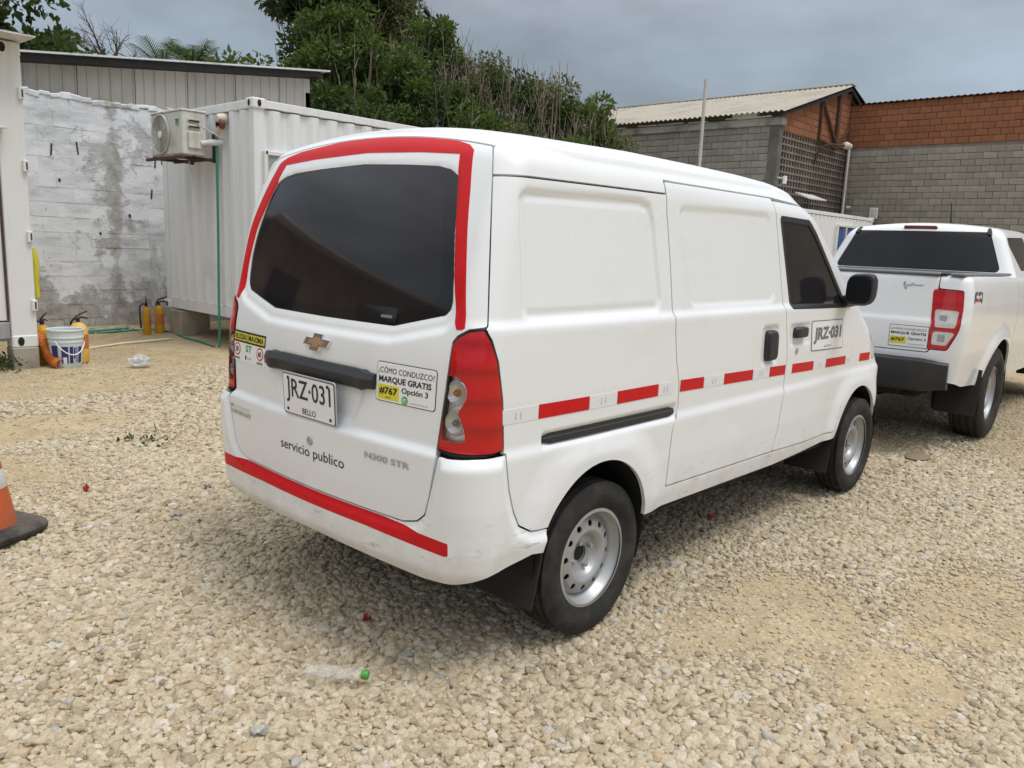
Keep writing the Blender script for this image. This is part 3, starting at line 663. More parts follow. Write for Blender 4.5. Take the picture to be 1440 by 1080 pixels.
mb = MB(); mb.tube([(0, 0, 0), (0, 0, 4.95)], [.038, .034], 10); po = obj('metal_pole', mb, M_pvc, None, smooth=40); po.location = (13.0, 6.45, -.02); tag(po, 'slim grey pole standing in front of the grey block wall', 'pole')
# far container beside the warehouse
CC = container('c', 'small white container with a blue window at the foot of the warehouse', (17.2, 6.3, .0), 6.06, 2.44, 2.64, M_cont)
mb = MB()
for (x, z, sx_, sz_) in ((3.85, 2.30, 1.3, .06), (3.85, 1.25, 1.3, .06), (3.22, 1.78, .06, 1.05), (4.48, 1.78, .06, 1.05), (3.85, 1.78, .05, 1.05)): mb.box((x, -.02, z), (sx_, .10, sz_), .006)
wf = obj('window_frame', mb, M_contA, CC); mb = MB(); mb.box((3.85, -.02, 1.78), (1.25, .02, 1.0)); obj('window_pane', mb, simple('blue_pane', (.05, .11, .30), .15), wf)

# ------------------------------------------------------------------ vegetation
def leaf_mat(name, cols, trans=.35):
    m, nt, b = new_mat(name)
    oi = N(nt, 'ShaderNodeNewGeometry').outputs['Random Per Island']; c = ramp_node(nt, oi, cols)
    nt.links.new(c, b.inputs['Base Color']); b.inputs['Roughness'].default_value = .5; b.inputs['Specular IOR Level'].default_value = .35
    tr = N(nt, 'ShaderNodeBsdfTranslucent'); nt.links.new(mixc(nt, .5, c, (.16, .20, .03)), tr.inputs['Color'])
    ms_ = N(nt, 'ShaderNodeMixShader', {0: trans}); nt.links.new(b.outputs[0], ms_.inputs[1]); nt.links.new(tr.outputs[0], ms_.inputs[2]); nt.links.new(ms_.outputs[0], nt.nodes['Material Output'].inputs[0]); return m
M_leaf = leaf_mat('bright_green_leaf', ((0, (.034, .070, .015)), (.4, (.060, .118, .024)), (.8, (.10, .165, .034)), (1, (.15, .18, .05))))
M_leaf_d = leaf_mat('dark_green_leaf', ((0, (.020, .044, .014)), (.5, (.035, .072, .019)), (.9, (.058, .10, .026)), (1, (.09, .115, .04))))
M_leaf_y = leaf_mat('olive_dry_leaf', ((0, (.065, .085, .026)), (.5, (.105, .13, .036)), (.85, (.15, .15, .05)), (1, (.19, .15, .08))))
M_stem = simple('grey_brown_stem', (.14, .115, .085), .9, var=.3, vscale=3)
M_dry = simple('dry_stem', (.20, .165, .115), .95, var=.3, vscale=2)
def leaves(n, P, D, size, rng_, long=2.2, droop=.35):
    """leaf blades of 4 triangles each at points P, pointing along D"""
    n = len(P); s = size*np.exp(rng_.normal(0, .28, n)); D = D+rng_.normal(0, .45, (n, 3)); D[:, 2] -= droop; D /= np.linalg.norm(D, axis=1)[:, None]
    U = np.cross(D, rng_.normal(0, 1, (n, 3))); U /= np.linalg.norm(U, axis=1)[:, None]; Nn = np.cross(D, U)
    w = s/long*.62; V = np.stack([P, P+D*s[:, None]*.35+U*w[:, None]+Nn*(s*.05)[:, None], P+D*s[:, None]*.35-U*w[:, None]+Nn*(s*.05)[:, None], P+D*s[:, None]*.45-Nn*(s*.05)[:, None], P+D*s[:, None]*.80+U*(w*.5)[:, None], P+D*s[:, None]*.80-U*(w*.5)[:, None], P+D*s[:, None]*1.05-Nn*(s*.12)[:, None]], 1)
    T = np.array([(0, 1, 3), (0, 3, 2), (1, 4, 3), (3, 5, 2), (3, 4, 6), (3, 6, 5)]); F = (np.arange(n)[:, None, None]*7+T[None]).reshape(-1, 3)
    return V.reshape(-1, 3), F
def clumps(n_cl, per, box_fn, r_cl, rng_, jag=.5):
    """leaf positions in clumps; box_fn(k) -> clump centre"""
    P = []; D = []
    for k in range(n_cl):
        c, rad = box_fn(k); m_ = int(per*rng_.uniform(.5, 1.5)); d = rng_.normal(0, 1, (m_, 3)); d /= np.linalg.norm(d, axis=1)[:, None]; rr = rad*rng_.random(m_)**.45
        q = d*rr[:, None]*np.array([1, 1, .8])+c; P.append(q); D.append(d+np.array([0, 0, .15]))
    return np.concatenate(P), np.concatenate(D)
def crown_obj(name, P, D, size, mat, parent, rng_, long=2.2, droop=.35):
    V, F = leaves(0, P, D, size, rng_, long, droop); o = link(name, mesh_np(name, V, F, False), parent, mats=[mat]); return o
def limb_tree(mb, base, top, r0, rng_, n=7, spread=.8, tips=None, depth=2):
    def grow(p, d, L_, r, lev):
        pts = [p]; rr = [r]; q = p.copy(); dd = d.copy(); k = 5
        for i in range(k):
            dd = (dd+Vector(rng_.normal(0, .13, 3))).normalized(); q = q+dd*(L_/k); pts.append(q.copy()); rr.append(r*(1-.13*(i+1)))
        mb.tube(pts, rr, 6 if lev < 2 else 4)
        if lev >= depth:
            if tips is not None: tips.append(q)
            return
        for j in range(n-2*lev if n-2*lev > 2 else 3):
            t_ = rng_.uniform(.35, 1.0); i = min(int(t_*k), k-1); p2 = pts[i].lerp(pts[i+1], t_*k-i)
            nd_ = (dd+Vector(rng_.normal(0, spread, 3))).normalized(); grow(p2, nd_, L_*rng_.uniform(.45, .70), rr[i]*.55, lev+1)
    d = (Vector(top)-Vector(base)); grow(Vector(base), d.normalized(), d.length, r0, 0)
vr = np.random.default_rng(21)
# overgrown bank behind the containers
CREST = [(-3, 3.6), (-1.4, 5.2), (-.4, 6.8), (0, 7.2), (1, 6.75), (2, 6.15), (2.8, 5.7), (3.65, 5.3), (4.5, 5.1), (5.3, 4.9), (5.9, 4.45), (6.4, 3.95), (7, 3.5), (9, 2.6), (12, 2.2)]
def crest_sd(x, y): return (x-9.1)*.606-(y-13.7)*.795, (x-9.1)*.795+(y-13.7)*.606
def bank(x, y):
    s, d = crest_sd(x, y)
    return np.clip(lin(s, CREST)-2.15-.62*np.maximum(-d, 0)-.25*np.maximum(d-1.5, 0)+.10*np.sin(x*1.7)*np.cos(y*1.3), -.3, 9)
hx, hy_ = np.meshgrid(np.linspace(6.25, 20.6, 34), np.linspace(8.95, 27, 34)); hz = bank(hx, hy_)-.05
tag(link('hill', mesh_np('hill', np.stack([hx.ravel(), hy_.ravel(), hz.ravel()], 1), grid_tris0(34, 34)), mats=[weathered('bank_soil', (.085, .075, .04), (.05, .055, .022), .4, .7, 1.5, rough=1, bmp=.6)]), kind='structure')
# shrubs on the bank: (distance along the crest, distance behind it, height, radius, leaf, stalks, label)
SHR0 = [(.1, .3, 2.5, 1.25, 'd', 24, 'dark leafy shrub below the bare twigs on the bank crest'),
       (1.1, .2, 2.2, 1.15, 'y', 46, 'shrub with a thicket of dry upright stems at the high end of the crest'),
       (2.1, .0, 2.2, 1.1, 'b', 30, 'leafy shrub with bright young shoots on the crest'),
       (3.0, .2, 2.15, 1.1, 'y', 60, 'brownish shrub of dry stalks half way down the crest'),
       (3.9, .0, 2.2, 1.05, 'd', 40, 'dark topped shrub with stalks on the crest'),
       (4.8, .1, 2.2, 1.05, 'y', 60, 'dry stalky shrub just before the crest dips'),
       (5.6, .1, 2.1, 1.0, 'b', 40, 'green and brown shrub on the falling end of the crest'),
       (6.4, .2, 2.0, .95, 'y', 55, 'dry brown shrub close to the warehouse end of the bank'),
       (7.2, .4, 1.8, .9, 'y', 45, 'stalky shrub touching the grey warehouse wall'),
       (.5, -1.7, 2.3, 1.15, 'b', 12, 'bushy bright green shrub right behind the container roof'),
       (1.4, -1.9, 2.2, 1.2, 'b', 16, 'light green shrub leaning over the middle of the container'),
       (2.5, -1.7, 2.0, 1.1, 'd', 24, 'dark green shrub half way up the bank'),
       (3.4, -1.8, 2.0, 1.05, 'b', 20, 'green shrub on the bank above the van roof'),
       (4.4, -1.6, 1.9, 1.05, 'y', 50, 'dry shrub on the slope over the middle of the van roof'),
       (5.2, -1.7, 1.8, 1.0, 'b', 24, 'yellow green shrub low on the bank over the van roof'),
       (6.0, -1.4, 1.7, .95, 'b', 26, 'small green shrub on the lower bank'),
       (6.9, -1.0, 1.5, .85, 'b', 20, 'low green shrub at the foot of the warehouse wall'),
       (1.3, -3.4, 1.9, 1.05, 'd', 8, 'dark green shrub low behind the container')]
SHR = []
for s_, d_, h_, r_0, k_, n_, lab in SHR0:
    SHR.append((9.1+s_*.606+d_*.795, 13.7-s_*.795+d_*.606, 0, h_, r_0, k_, n_, lab))
for i, (x, y, zf, h, rad, kind, nst, lab) in enumerate(SHR):
    zf = float(bank(np.array(x), np.array(y)))-.05
    t = thing('shrub', lab, 'shrub', (x, y, zf), 0, 'shrubs on the overgrown bank')
    mat = {'b': M_leaf, 'd': M_leaf_d, 'y': M_leaf_y}[kind]
    ncl = int(34*rad*rad*h/2.4); H = h
    def cl(k):
        a = vr.uniform(0, 6.28); zz_ = H*vr.uniform(.12, 1.0)**.8; r_m = rad*(1-.55*(zz_/H)**2)*(.55+.55*vr.random()); return np.array([r_m*math.cos(a), r_m*math.sin(a), zz_]), rad*vr.uniform(.16, .34)
    P, D = clumps(ncl, 170 if kind != 'y' else 130, cl, .3, vr); sz = .092 if kind == 'b' else (.085 if kind == 'd' else .066)
    crown_obj('foliage', P, D, sz, mat, t, vr, 2.4 if kind == 'b' else 2.0)
    mb = MB()
    for k in range(4):
        a = vr.uniform(0, 6.28); mb.tube([(0, 0, 0), (.3*rad*math.cos(a), .3*rad*math.sin(a), H*.4), (.7*rad*math.cos(a+.3), .7*rad*math.sin(a+.3), H*.85)], [.04, .028, .012], 5)
    obj('stems', mb, M_stem, t)
    mb = MB()
    for k in range(int(nst*1.9)):
        a = vr.uniform(0, 6.28); r1_ = rad*1.15*math.sqrt(vr.random()); x0_, y0_ = r1_*math.cos(a), r1_*math.sin(a); hh = H*vr.uniform(.75, 1.22)*(1-.35*(r1_/rad/1.15)**2); lx, ly = vr.normal(0, .10, 2)
        pts = [(x0_, y0_, H*.25), (x0_+lx, y0_+ly, hh*.62), (x0_+lx*2.2, y0_+ly*2.2, hh)]; mb.tube(pts, [.014, .010, .005], 3, caps=False)
        for q in range(2):
            s_ = vr.uniform(.6, .9); bx, by = x0_+lx*1.4, y0_+ly*1.4; mb.tube([(bx, by, hh*s_), (bx+vr.normal(0, .10), by+vr.normal(0, .10), hh*s_+vr.uniform(.15, .34))], [.008, .004], 3, caps=False)
    tag(obj('dry_stalks', mb, M_dry, t), kind='stuff')
# the tall tree at the high end of the bank
t = thing('broadleaf_tree', 'tall dark green tree rising out of the picture above the shed roof', 'tree', (9.1, 13.75, 4.2))
mb = MB(); tips = []; limb_tree(mb, (0, 0, 0), (.10, .1, 3.4), .16, np.random.default_rng(6), n=8, spread=.40, tips=tips)
obj('trunk', mb, M_stem, t, smooth=60)
def cl(k):
    z_ = vr.uniform(.4, 6.4); w_ = 1.42*math.sqrt(max(.05, 1-((z_-3.0)/4.4)**2)); a = vr.uniform(0, 6.28); r_m = w_*(.35+.75*vr.random()); return np.array([r_m*math.cos(a), r_m*math.sin(a), z_]), vr.uniform(.22, .48)
P, D = clumps(250, 150, cl, .4, vr); crown_obj('crown', P, D, .125, M_leaf_d, t, vr, 2.6, .5)
P, D = clumps(60, 110, cl, .4, vr); crown_obj('crown', P, D, .125, M_leaf, t, vr, 2.6, .5)
# twiggy bare crown beside it
M_twig = simple('grey_twig', (.11, .09, .075), .9, var=.2)
def bare_tree(label, loc, h, r0, seed, spread, n=7, depth=3, group=None, name='bare_tree', lean=(0, 0)):
    t = thing(name, label, 'tree', loc, 0, group); mb = MB(); limb_tree(mb, (0, 0, 0), (lean[0], lean[1], h), r0, np.random.default_rng(seed), n=n, spread=spread, depth=depth); obj('branches', mb, M_twig, t); return t
bare_tree('leafless twiggy tree on the bank crest right of the tall tree', (10.1, 13.5, 4.7), 2.2, .045, 8, .42, 10, 2)
bare_tree('thin leafless sapling standing among the shrubs of the crest', (10.0, 12.9, 4.6), 1.9, .03, 17, .22, 6, 1)
# trees behind the left shed
t = thing('broadleaf_tree', 'dark round-leaved tree at the top left behind the container', 'tree', (1.9, 16.5, 0))
mb = MB(); limb_tree(mb, (0, 0, 0), (.1, 0, 4.2), .16, np.random.default_rng(15), n=6, spread=.6); obj('trunk', mb, M_stem, t, smooth=60)
def cl(k):
    a = vr.uniform(0, 6.28); z_ = vr.uniform(3.9, 8.6); w_ = 2.1*math.sqrt(max(.05, 1-((z_-6.0)/2.9)**2)); r_m = w_*(.3+.8*vr.random()); return np.array([r_m*math.cos(a)-.3, r_m*math.sin(a), z_]), vr.uniform(.25, .5)
P, D = clumps(190, 110, cl, .4, vr); crown_obj('crown', P, D, .135, M_leaf_d, t, vr, 1.7, .2)
P, D = clumps(9, 50, lambda k: (np.array([2.05+vr.normal(0, .18), 0+vr.normal(0, .3), 5.15+vr.normal(0, .12)]), .2), .4, vr); crown_obj('crown', P, D, .12, M_leaf_d, t, vr, 1.7, .2)
bare_tree('wide leafless tree showing above the left part of the shed roof', (5.8, 18.0, 4.1), 1.5, .10, 31, .75, 9, 3)
bare_tree('small leafless tree just right of the wide bare one', (6.35, 18.0, 4.5), 1.0, .045, 35, .5, 6, 2)
def palm(label, loc, h, n, seed, L_=1.5):
    r_ = np.random.default_rng(seed); t = thing('palm_tree', label, 'palm', loc, 0, None); mb = MB(); mb.tube([(0, 0, 0), (.05, 0, h*.5), (0, 0, h)], [.14, .11, .09], 8); obj('trunk', mb, M_stem, t, smooth=60)
    for k in range(n):
        a = 2*math.pi*k/n+r_.normal(0, .15); el = r_.uniform(.35, 1.25); pts = []; p = Vector((0, 0, h)); d = Vector((math.cos(a)*math.cos(el), math.sin(a)*math.cos(el), math.sin(el))); mb = MB(); stp = L_/9
        for i in range(10):
            pts.append(p.copy()); d = (d+Vector((0, 0, -.10))).normalized(); p = p+d*stp
        mb.tube(pts, [.02-.0017*i for i in range(10)], 4, caps=False)
        for i in range(1, 10):
            tdir = (pts[i]-pts[i-1]).normalized(); sd = tdir.cross(Vector((0, 0, 1))).normalized()
            for s_ in (-1, 1):
                for q in (0, .5):
                    b0 = pts[i]-tdir*stp*q; ll = .34*math.sin(math.pi*(i-q+.8)/11)+.08; e = b0+(sd*s_*.8+tdir*.75+Vector((0, 0, -.25))).normalized()*ll; w_ = tdir*.016
                    mb.add([b0-w_, b0+w_, e], [(0, 1, 2)])
        obj('frond', mb, M_leaf_d, t)
palm('left palm crown peeking over the shed roof', (6.27, 16.6, 0), 4.95, 13, 4, .85); palm('right palm crown peeking over the shed roof', (6.80, 16.2, 0), 4.98, 13, 9, .85)
t = thing('shrub', 'light green shrub top just over the right end of the shed roof', 'shrub', (7.2, 14.6, 1.6), 0)
P, D = clumps(46, 80, lambda k: (np.array([vr.normal(-.1, .42), vr.normal(0, .4), 3.05+vr.normal(0, .2)]), .3), .4, vr); crown_obj('foliage', P, D, .12, M_leaf, t, vr); mb = MB(); mb.tube([(0, 0, 0), (.0, 0, 2.4)], [.05, .03], 6); obj('stems', mb, M_stem, t)
P, D = clumps(26, 70, lambda k: (np.array([vr.normal(0, .42), vr.normal(0, .4), vr.normal(0, .12)]), .22), .4, vr)
t2 = thing('shrub', 'dark low foliage under the bare tree behind the left end of the shed roof', 'shrub', (3.5, 15.8, 4.75)); crown_obj('foliage', P, D, .10, M_leaf_d, t2, vr)
mb = MB(); mb.tube([(0, 0, -4.75), (0, 0, 0)], [.08, .05], 6); obj('stems', mb, M_stem, t2)
# ------------------------------------------------------------------ sheet modelling: dense body sheets cut along smooth outlines
def grid_tris(nr, nc, wrap=False):
    i, j = np.meshgrid(np.arange(nr-1), np.arange(nc if wrap else nc-1), indexing='ij'); j2 = (j+1) % nc
    a = i*nc+j; b = i*nc+j2; c = (i+1)*nc+j2; d = (i+1)*nc+j
    return np.concatenate([np.stack([a, b, c], -1).reshape(-1, 3), np.stack([a, c, d], -1).reshape(-1, 3)])
def clip(V, N_, T, f):
    """keep the part of a triangle sheet where f <= 0; cuts are interpolated, so outlines come out smooth"""
    ins = f <= 0; k = ins[T].sum(1)
    keep = T[k == 3]; mix = T[(k == 1) | (k == 2)]; newT = []; V2 = [V]; N2 = [N_]; cache = {}; nV = len(V); pv = []; pn = []
    for t in mix:
        poly = []
        for a, b in ((t[0], t[1]), (t[1], t[2]), (t[2], t[0])):
            if ins[a]: poly.append(a)
            if ins[a] != ins[b]:
                key = (a, b) if a < b else (b, a); q = cache.get(key)
                if q is None:
                    s = f[a]/(f[a]-f[b]); q = nV+len(pv); cache[key] = q
                    pv.append(V[a]+(V[b]-V[a])*s); pn.append(N_[a]+(N_[b]-N_[a])*s)
                poly.append(q)
        for i in range(1, len(poly)-1): newT.append((poly[0], poly[i], poly[i+1]))
    if pv: V2.append(np.array(pv)); N2.append(np.array(pn))
    T2 = np.concatenate([keep, np.array(newT, int).reshape(-1, 3)]) if newT else keep
    V2 = np.concatenate(V2); N2 = np.concatenate(N2)
    used = np.zeros(len(V2), bool); used[T2.ravel()] = True; mp_ = np.cumsum(used)-1
    return V2[used], N2[used], mp_[T2]
def cut(S, fn):
    V, N_, T = S; return clip(V, N_, T, fn(V))
RIM_F = None
def rim(S, depth):
    """fold the open edges inward so a panel shows its thickness"""
    V, N_, T = S; n = len(V)
    E = np.concatenate([T[:, [0, 1]], T[:, [1, 2]], T[:, [2, 0]]]); key = np.sort(E, 1); kk = key[:, 0].astype(np.int64)*n+key[:, 1]
    u, ix, cnt = np.unique(kk, return_index=True, return_counts=True); B = E[ix[cnt == 1]]
    vs_ = np.unique(B); mp_ = {v: i for i, v in enumerate(vs_)}; m = len(vs_)
    top = V[vs_]; Nn = N_[vs_]/np.maximum(np.linalg.norm(N_[vs_], axis=1), 1e-9)[:, None]
    Dn = Nn
    if RIM_F is not None and len(top) > 12:
        e = 2e-3; Dn = np.stack([RIM_F(*(top+np.eye(3)[i]*e).T)-RIM_F(*(top-np.eye(3)[i]*e).T) for i in range(3)], 1); Dn /= np.maximum(np.linalg.norm(Dn, axis=1), 1e-9)[:, None]
    low = top-Dn*depth
    b0 = np.array([mp_[a] for a in B[:, 0]]); b1 = np.array([mp_[a] for a in B[:, 1]])
    Q = np.concatenate([np.stack([b0+n, b0+n+m, b1+n], 1), np.stack([b1+n, b0+n+m, b1+n+m], 1)])
    return np.concatenate([V, top, low]), np.concatenate([N_, Nn, Nn]), np.concatenate([T, Q])
def sheet_obj(name, S, mats, parent, depth=.016, off=0.0, mirror=False):
    V, N_, T = S
    if len(T) == 0: return None
    Nn = N_/np.maximum(np.linalg.norm(N_, axis=1), 1e-9)[:, None]
    S2 = (V+Nn*off, Nn, T)
    if depth: S2 = rim(S2, depth)
    me = mesh_np(name, S2[0], S2[2]); return link(name, me, parent, mats=mats if isinstance(mats, (list, tuple)) else [mats])
def bisect(F, A, D, n=26, hi=1.0):
    lo = np.zeros(len(A)); h = np.full(len(A), hi)
    for _ in range(n):
        m = (lo+h)/2; P = A+D*m[:, None]; ins = F(P[:, 0], P[:, 1], P[:, 2]) < 0
        lo = np.where(ins, m, lo); h = np.where(ins, h, m)
    return A+D*h[:, None]
def grid_normals(P, wrap):
    du = (np.roll(P, -1, 1)-np.roll(P, 1, 1)) if wrap else np.gradient(P, axis=1)
    dv = np.gradient(P, axis=0); n = np.cross(du, dv); l = np.linalg.norm(n, axis=2, keepdims=True); return n/np.maximum(l, 1e-12)
def shell(F, xr_, xf_fn, hy, z0, z1, du, dv, spine, coarse=3.0, nfil=30, nroof=14, reach=1.0, rear_corner=70):
    """closed body sheet: horizontal rays round a core for the walls, fanned rays over the roof edge, upright rays for the roof"""
    rows = np.arange(z0, z1, dv)
    nx = int((xf_fn(z0)-xr_)/du); ny = int(2*hy/du)
    def ring(z):
        xf_ = xf_fn(z); P = []; D = []
        def seg(a, b, n, d):
            s = np.arange(n)/n; P.append(np.outer(1-s, a)+np.outer(s, b)); D.append(np.tile(d, (n, 1)))
        def fan(c, a0, a1, n):
            a = a0+(a1-a0)*(np.arange(n)/n); P.append(np.tile(c, (n, 1))); D.append(np.stack([np.cos(a), np.sin(a)], 1))
        pi = math.pi
        seg((xr_, 0), (xr_, -hy), ny//2, (-1, 0)); fan((xr_, -hy), -pi, -pi/2, rear_corner)
        seg((xr_, -hy), (xf_, -hy), nx, (0, -1)); fan((xf_, -hy), -pi/2, 0, rear_corner//2)
        seg((xf_, -hy), (xf_, hy), max(8, int(ny/coarse)), (1, 0)); fan((xf_, hy), 0, pi/2, rear_corner//3)
        seg((xf_, hy), (xr_, hy), max(20, int(nx/coarse)), (0, 1)); fan((xr_, hy), pi/2, pi, rear_corner)
        seg((xr_, hy), (xr_, 0), ny//2, (-1, 0))
        return np.concatenate(P), np.concatenate(D)
    A = []; D = []
    for z in rows:
        p, d = ring(z); A.append(np.c_[p, np.full(len(p), z)]); D.append(np.c_[d, np.zeros(len(d))])
    p, d = ring(z1); h = len(p)
    for th in np.linspace(0, math.pi/2, nfil):
        A.append(np.c_[p, np.full(h, z1)]); D.append(np.c_[d*math.cos(th), np.full(h, math.sin(th))])
    for k in np.linspace(0, 1, nroof+1)[1:]:
        s = np.stack([np.clip(p[:, 0], *spine), np.zeros(h)], 1); q = p+(s-p)*k
        A.append(np.c_[q, np.full(h, z1)]); D.append(np.tile((0, 0, 1.0), (h, 1)))
    A = np.array(A); D = np.array(D); nr = len(A)
    P = bisect(F, A.reshape(-1, 3), D.reshape(-1, 3)*reach).reshape(nr, h, 3)
    Nn = grid_normals(P, True)
    # outward = along the ray
    if np.mean(np.sum(Nn*D, 2)) < 0: Nn = -Nn; flip = True
    else: flip = False
    T = grid_tris(nr, h, True)
    if flip: T = T[:, ::-1]
    return P.reshape(-1, 3), Nn.reshape(-1, 3), T

# ------------------------------------------------------------------ the white van
GAP = .0033
VP = dict(
 bumper=[(-1, .2), (-1, .522), (-.20, .528), (-.13, .545), (-.094, .575), (-.075, .64), (-.036, .785), (.0, .782), (.12, .786), (.263, .785), (.285, .663), (.31, .586), (.34, .531), (.40, .503), (.62, .49), (.62, .2)],
 lamp=[(-.045, .792), (-.014, .974), (.012, 1.135), (.033, 1.156), (.083, 1.178), (.150, 1.186), (.184, 1.148), (.214, 1.082), (.239, .962), (.252, .795), (.20, .787), (.123, .785), (.02, .787)],
 tail=[(-1.2, .522), (-.20, .528), (-.13, .545), (-.094, .575), (-.075, .64), (-.045, .790), (-.014, .974), (.012, 1.135), (.033, 1.156), (.083, 1.178), (.150, 1.186), (.163, 1.19), (.162, 1.46), (.162, 1.75), (.6, 1.76), (.6, 2.1), (-1.2, 2.1)],
 slide=[(.399, 1.705), (.401, 1.583), (.424, 1.366), (.438, 1.116), (.462, 1.0), (.492, .91), (.500, .82), (.484, .775), (.454, .735), (.447, .60), (.451, .486), (1.446, .467), (1.474, .592), (1.489, .719), (1.507, .79), (1.510, .95), (1.453, 1.174), (1.412, 1.402), (1.369, 1.635), (1.352, 1.705)],
 front=[(1.352, 1.695), (1.369, 1.635), (1.412, 1.402), (1.453, 1.174), (1.510, .95), (1.507, .79), (1.489, .719), (1.474, .592), (1.446, .467), (1.86, .45), (2.27, .447), (2.32, .60), (2.44, .71), (2.49, .95), (2.50, 1.16), (2.20, 1.41), (1.90, 1.63), (1.78, 1.685)],
 fwin=[(1.410, 1.628), (1.770, 1.622), (1.86, 1.565), (2.352, 1.160), (1.528, 1.178)],
 rec1=[(-.445, 1.598), (-.41, 1.618), (.22, 1.630), (.292, 1.614), (.315, 1.55), (.36, 1.25), (.34, 1.205), (-.41, 1.198), (-.447, 1.225)],
 rec2=[(.49, 1.60), (.53, 1.620), (1.27, 1.632), (1.310, 1.61), (1.365, 1.24), (1.32, 1.215), (.60, 1.215), (.57, 1.235)],
 glass=[(0, 1.706), (.24, 1.697), (.40, 1.687), (.462, 1.674), (.503, 1.652), (.523, 1.60), (.556, 1.47), (.595, 1.339), (.607, 1.258), (.604, 1.232), (.588, 1.213), (.37, 1.160), (.0, 1.158)],
 frit=[(0, 1.664), (.24, 1.655), (.369, 1.643), (.43, 1.628), (.458, 1.60), (.50, 1.47), (.546, 1.307), (.545, 1.27), (.515, 1.238), (.358, 1.195), (.0, 1.193)],
 tape=[(0, 1.809), (.208, 1.799), (.422, 1.776), (.50, 1.756), (.533, 1.736), (.572, 1.615), (.608, 1.483), (.681, 1.225), (.690, 1.178), (.659, 1.174), (.634, 1.217), (.557, 1.482), (.480, 1.725), (.293, 1.738), (0, 1.748)],
 clear=[(.0, 1.035), (.045, 1.034), (.066, 1.022), (.082, .998), (.083, .975), (.070, .950), (.045, .922), (.060, .905), (.076, .87), (.083, .834), (.03, .830), (-.021, .833), (-.018, .919), (-.006, .98)],
 roof=[(-.7, 1.6505), (.398, 1.6555), (.3985, 1.706), (1.352, 1.706), (1.80, 1.686), (1.95, 1.90), (1.95, 2.2), (-.7, 2.2)],
)
def mirror_poly(p): return p+[(-a, b) for a, b in p[::-1]]
GLASS2, FRIT2 = mirror_poly(VP['glass']), mirror_poly(VP['frit'])
def ye(y, z): return np.where(y > 0, y/(1+.095*sst(1.10, 1.60, z)), y)
def yg(y, z): return np.where(y > 0, ye(y, z)/(1+.065*sst(1.16, 1.50, z)), y)
def tco(V): return V[:, 0]+np.abs(ye(V[:, 1], V[:, 2]))
def d_bumper(V): return np.maximum(sdpoly(tco(V), V[:, 2], VP['bumper']), V[:, 0]-.5)
def d_lamp(V): return np.maximum(sdpoly(tco(V), V[:, 2], VP['lamp']), V[:, 0])
def d_tail(V): return np.maximum(sdpoly(tco(V), V[:, 2], VP['tail']), np.where(V[:, 2] > 1.68, V[:, 0]+.432, V[:, 0]-.1))
def side_only(V, d): return np.maximum(d, .45-np.abs(V[:, 1]))
def d_slide(V): return side_only(V, sdpoly(V[:, 0], V[:, 2], VP['slide']))
def d_front(V): return side_only(V, sdpoly(V[:, 0], V[:, 2], VP['front']))
def d_fwin(V): return side_only(V, sdround(V[:, 0], V[:, 2], VP['fwin'], .022))
def d_glass(V): return np.maximum(sdpoly(yg(V[:, 1], V[:, 2]), V[:, 2], GLASS2), V[:, 0]+.2)
def d_shield(V): return np.maximum(sdround(V[:, 1], V[:, 2], [(-.64, 1.12), (.64, 1.12), (.56, 1.72), (-.56, 1.72)], .05), 1.5-V[:, 0])
def d_head(V): return np.maximum(sdround(V[:, 0], V[:, 2], [(2.84, .83), (3.5, .80), (3.5, 1.0), (2.72, 1.06)], .02), .36-np.abs(V[:, 1]))
def d_roof(V): return sdpoly(V[:, 0], V[:, 2], VP['roof'])
def d_arch(V):
    r = np.full(len(V), 9.0)
    for cx_, cz_, r_ in (RC, FC): r = np.minimum(r, np.hypot(V[:, 0]-cx_, V[:, 2]-cz_)-r_)
    return np.maximum(r, .45-np.abs(V[:, 1]))         # negative inside an arch
def f_bottom(V):
    t = tco(V); zb = np.where(V[:, 0] < .1, lin(t, [(-.7, .366), (-.1, .352), (.05, .366), (.17, .383), (.25, .393), (.41, .428), (.6, .40)]), lin(V[:, 0], [(.1, .41), (.27, .405), (1.5, .388), (2.3, .405), (3.0, .34), (3.3, .30)]))
    return zb-V[:, 2]
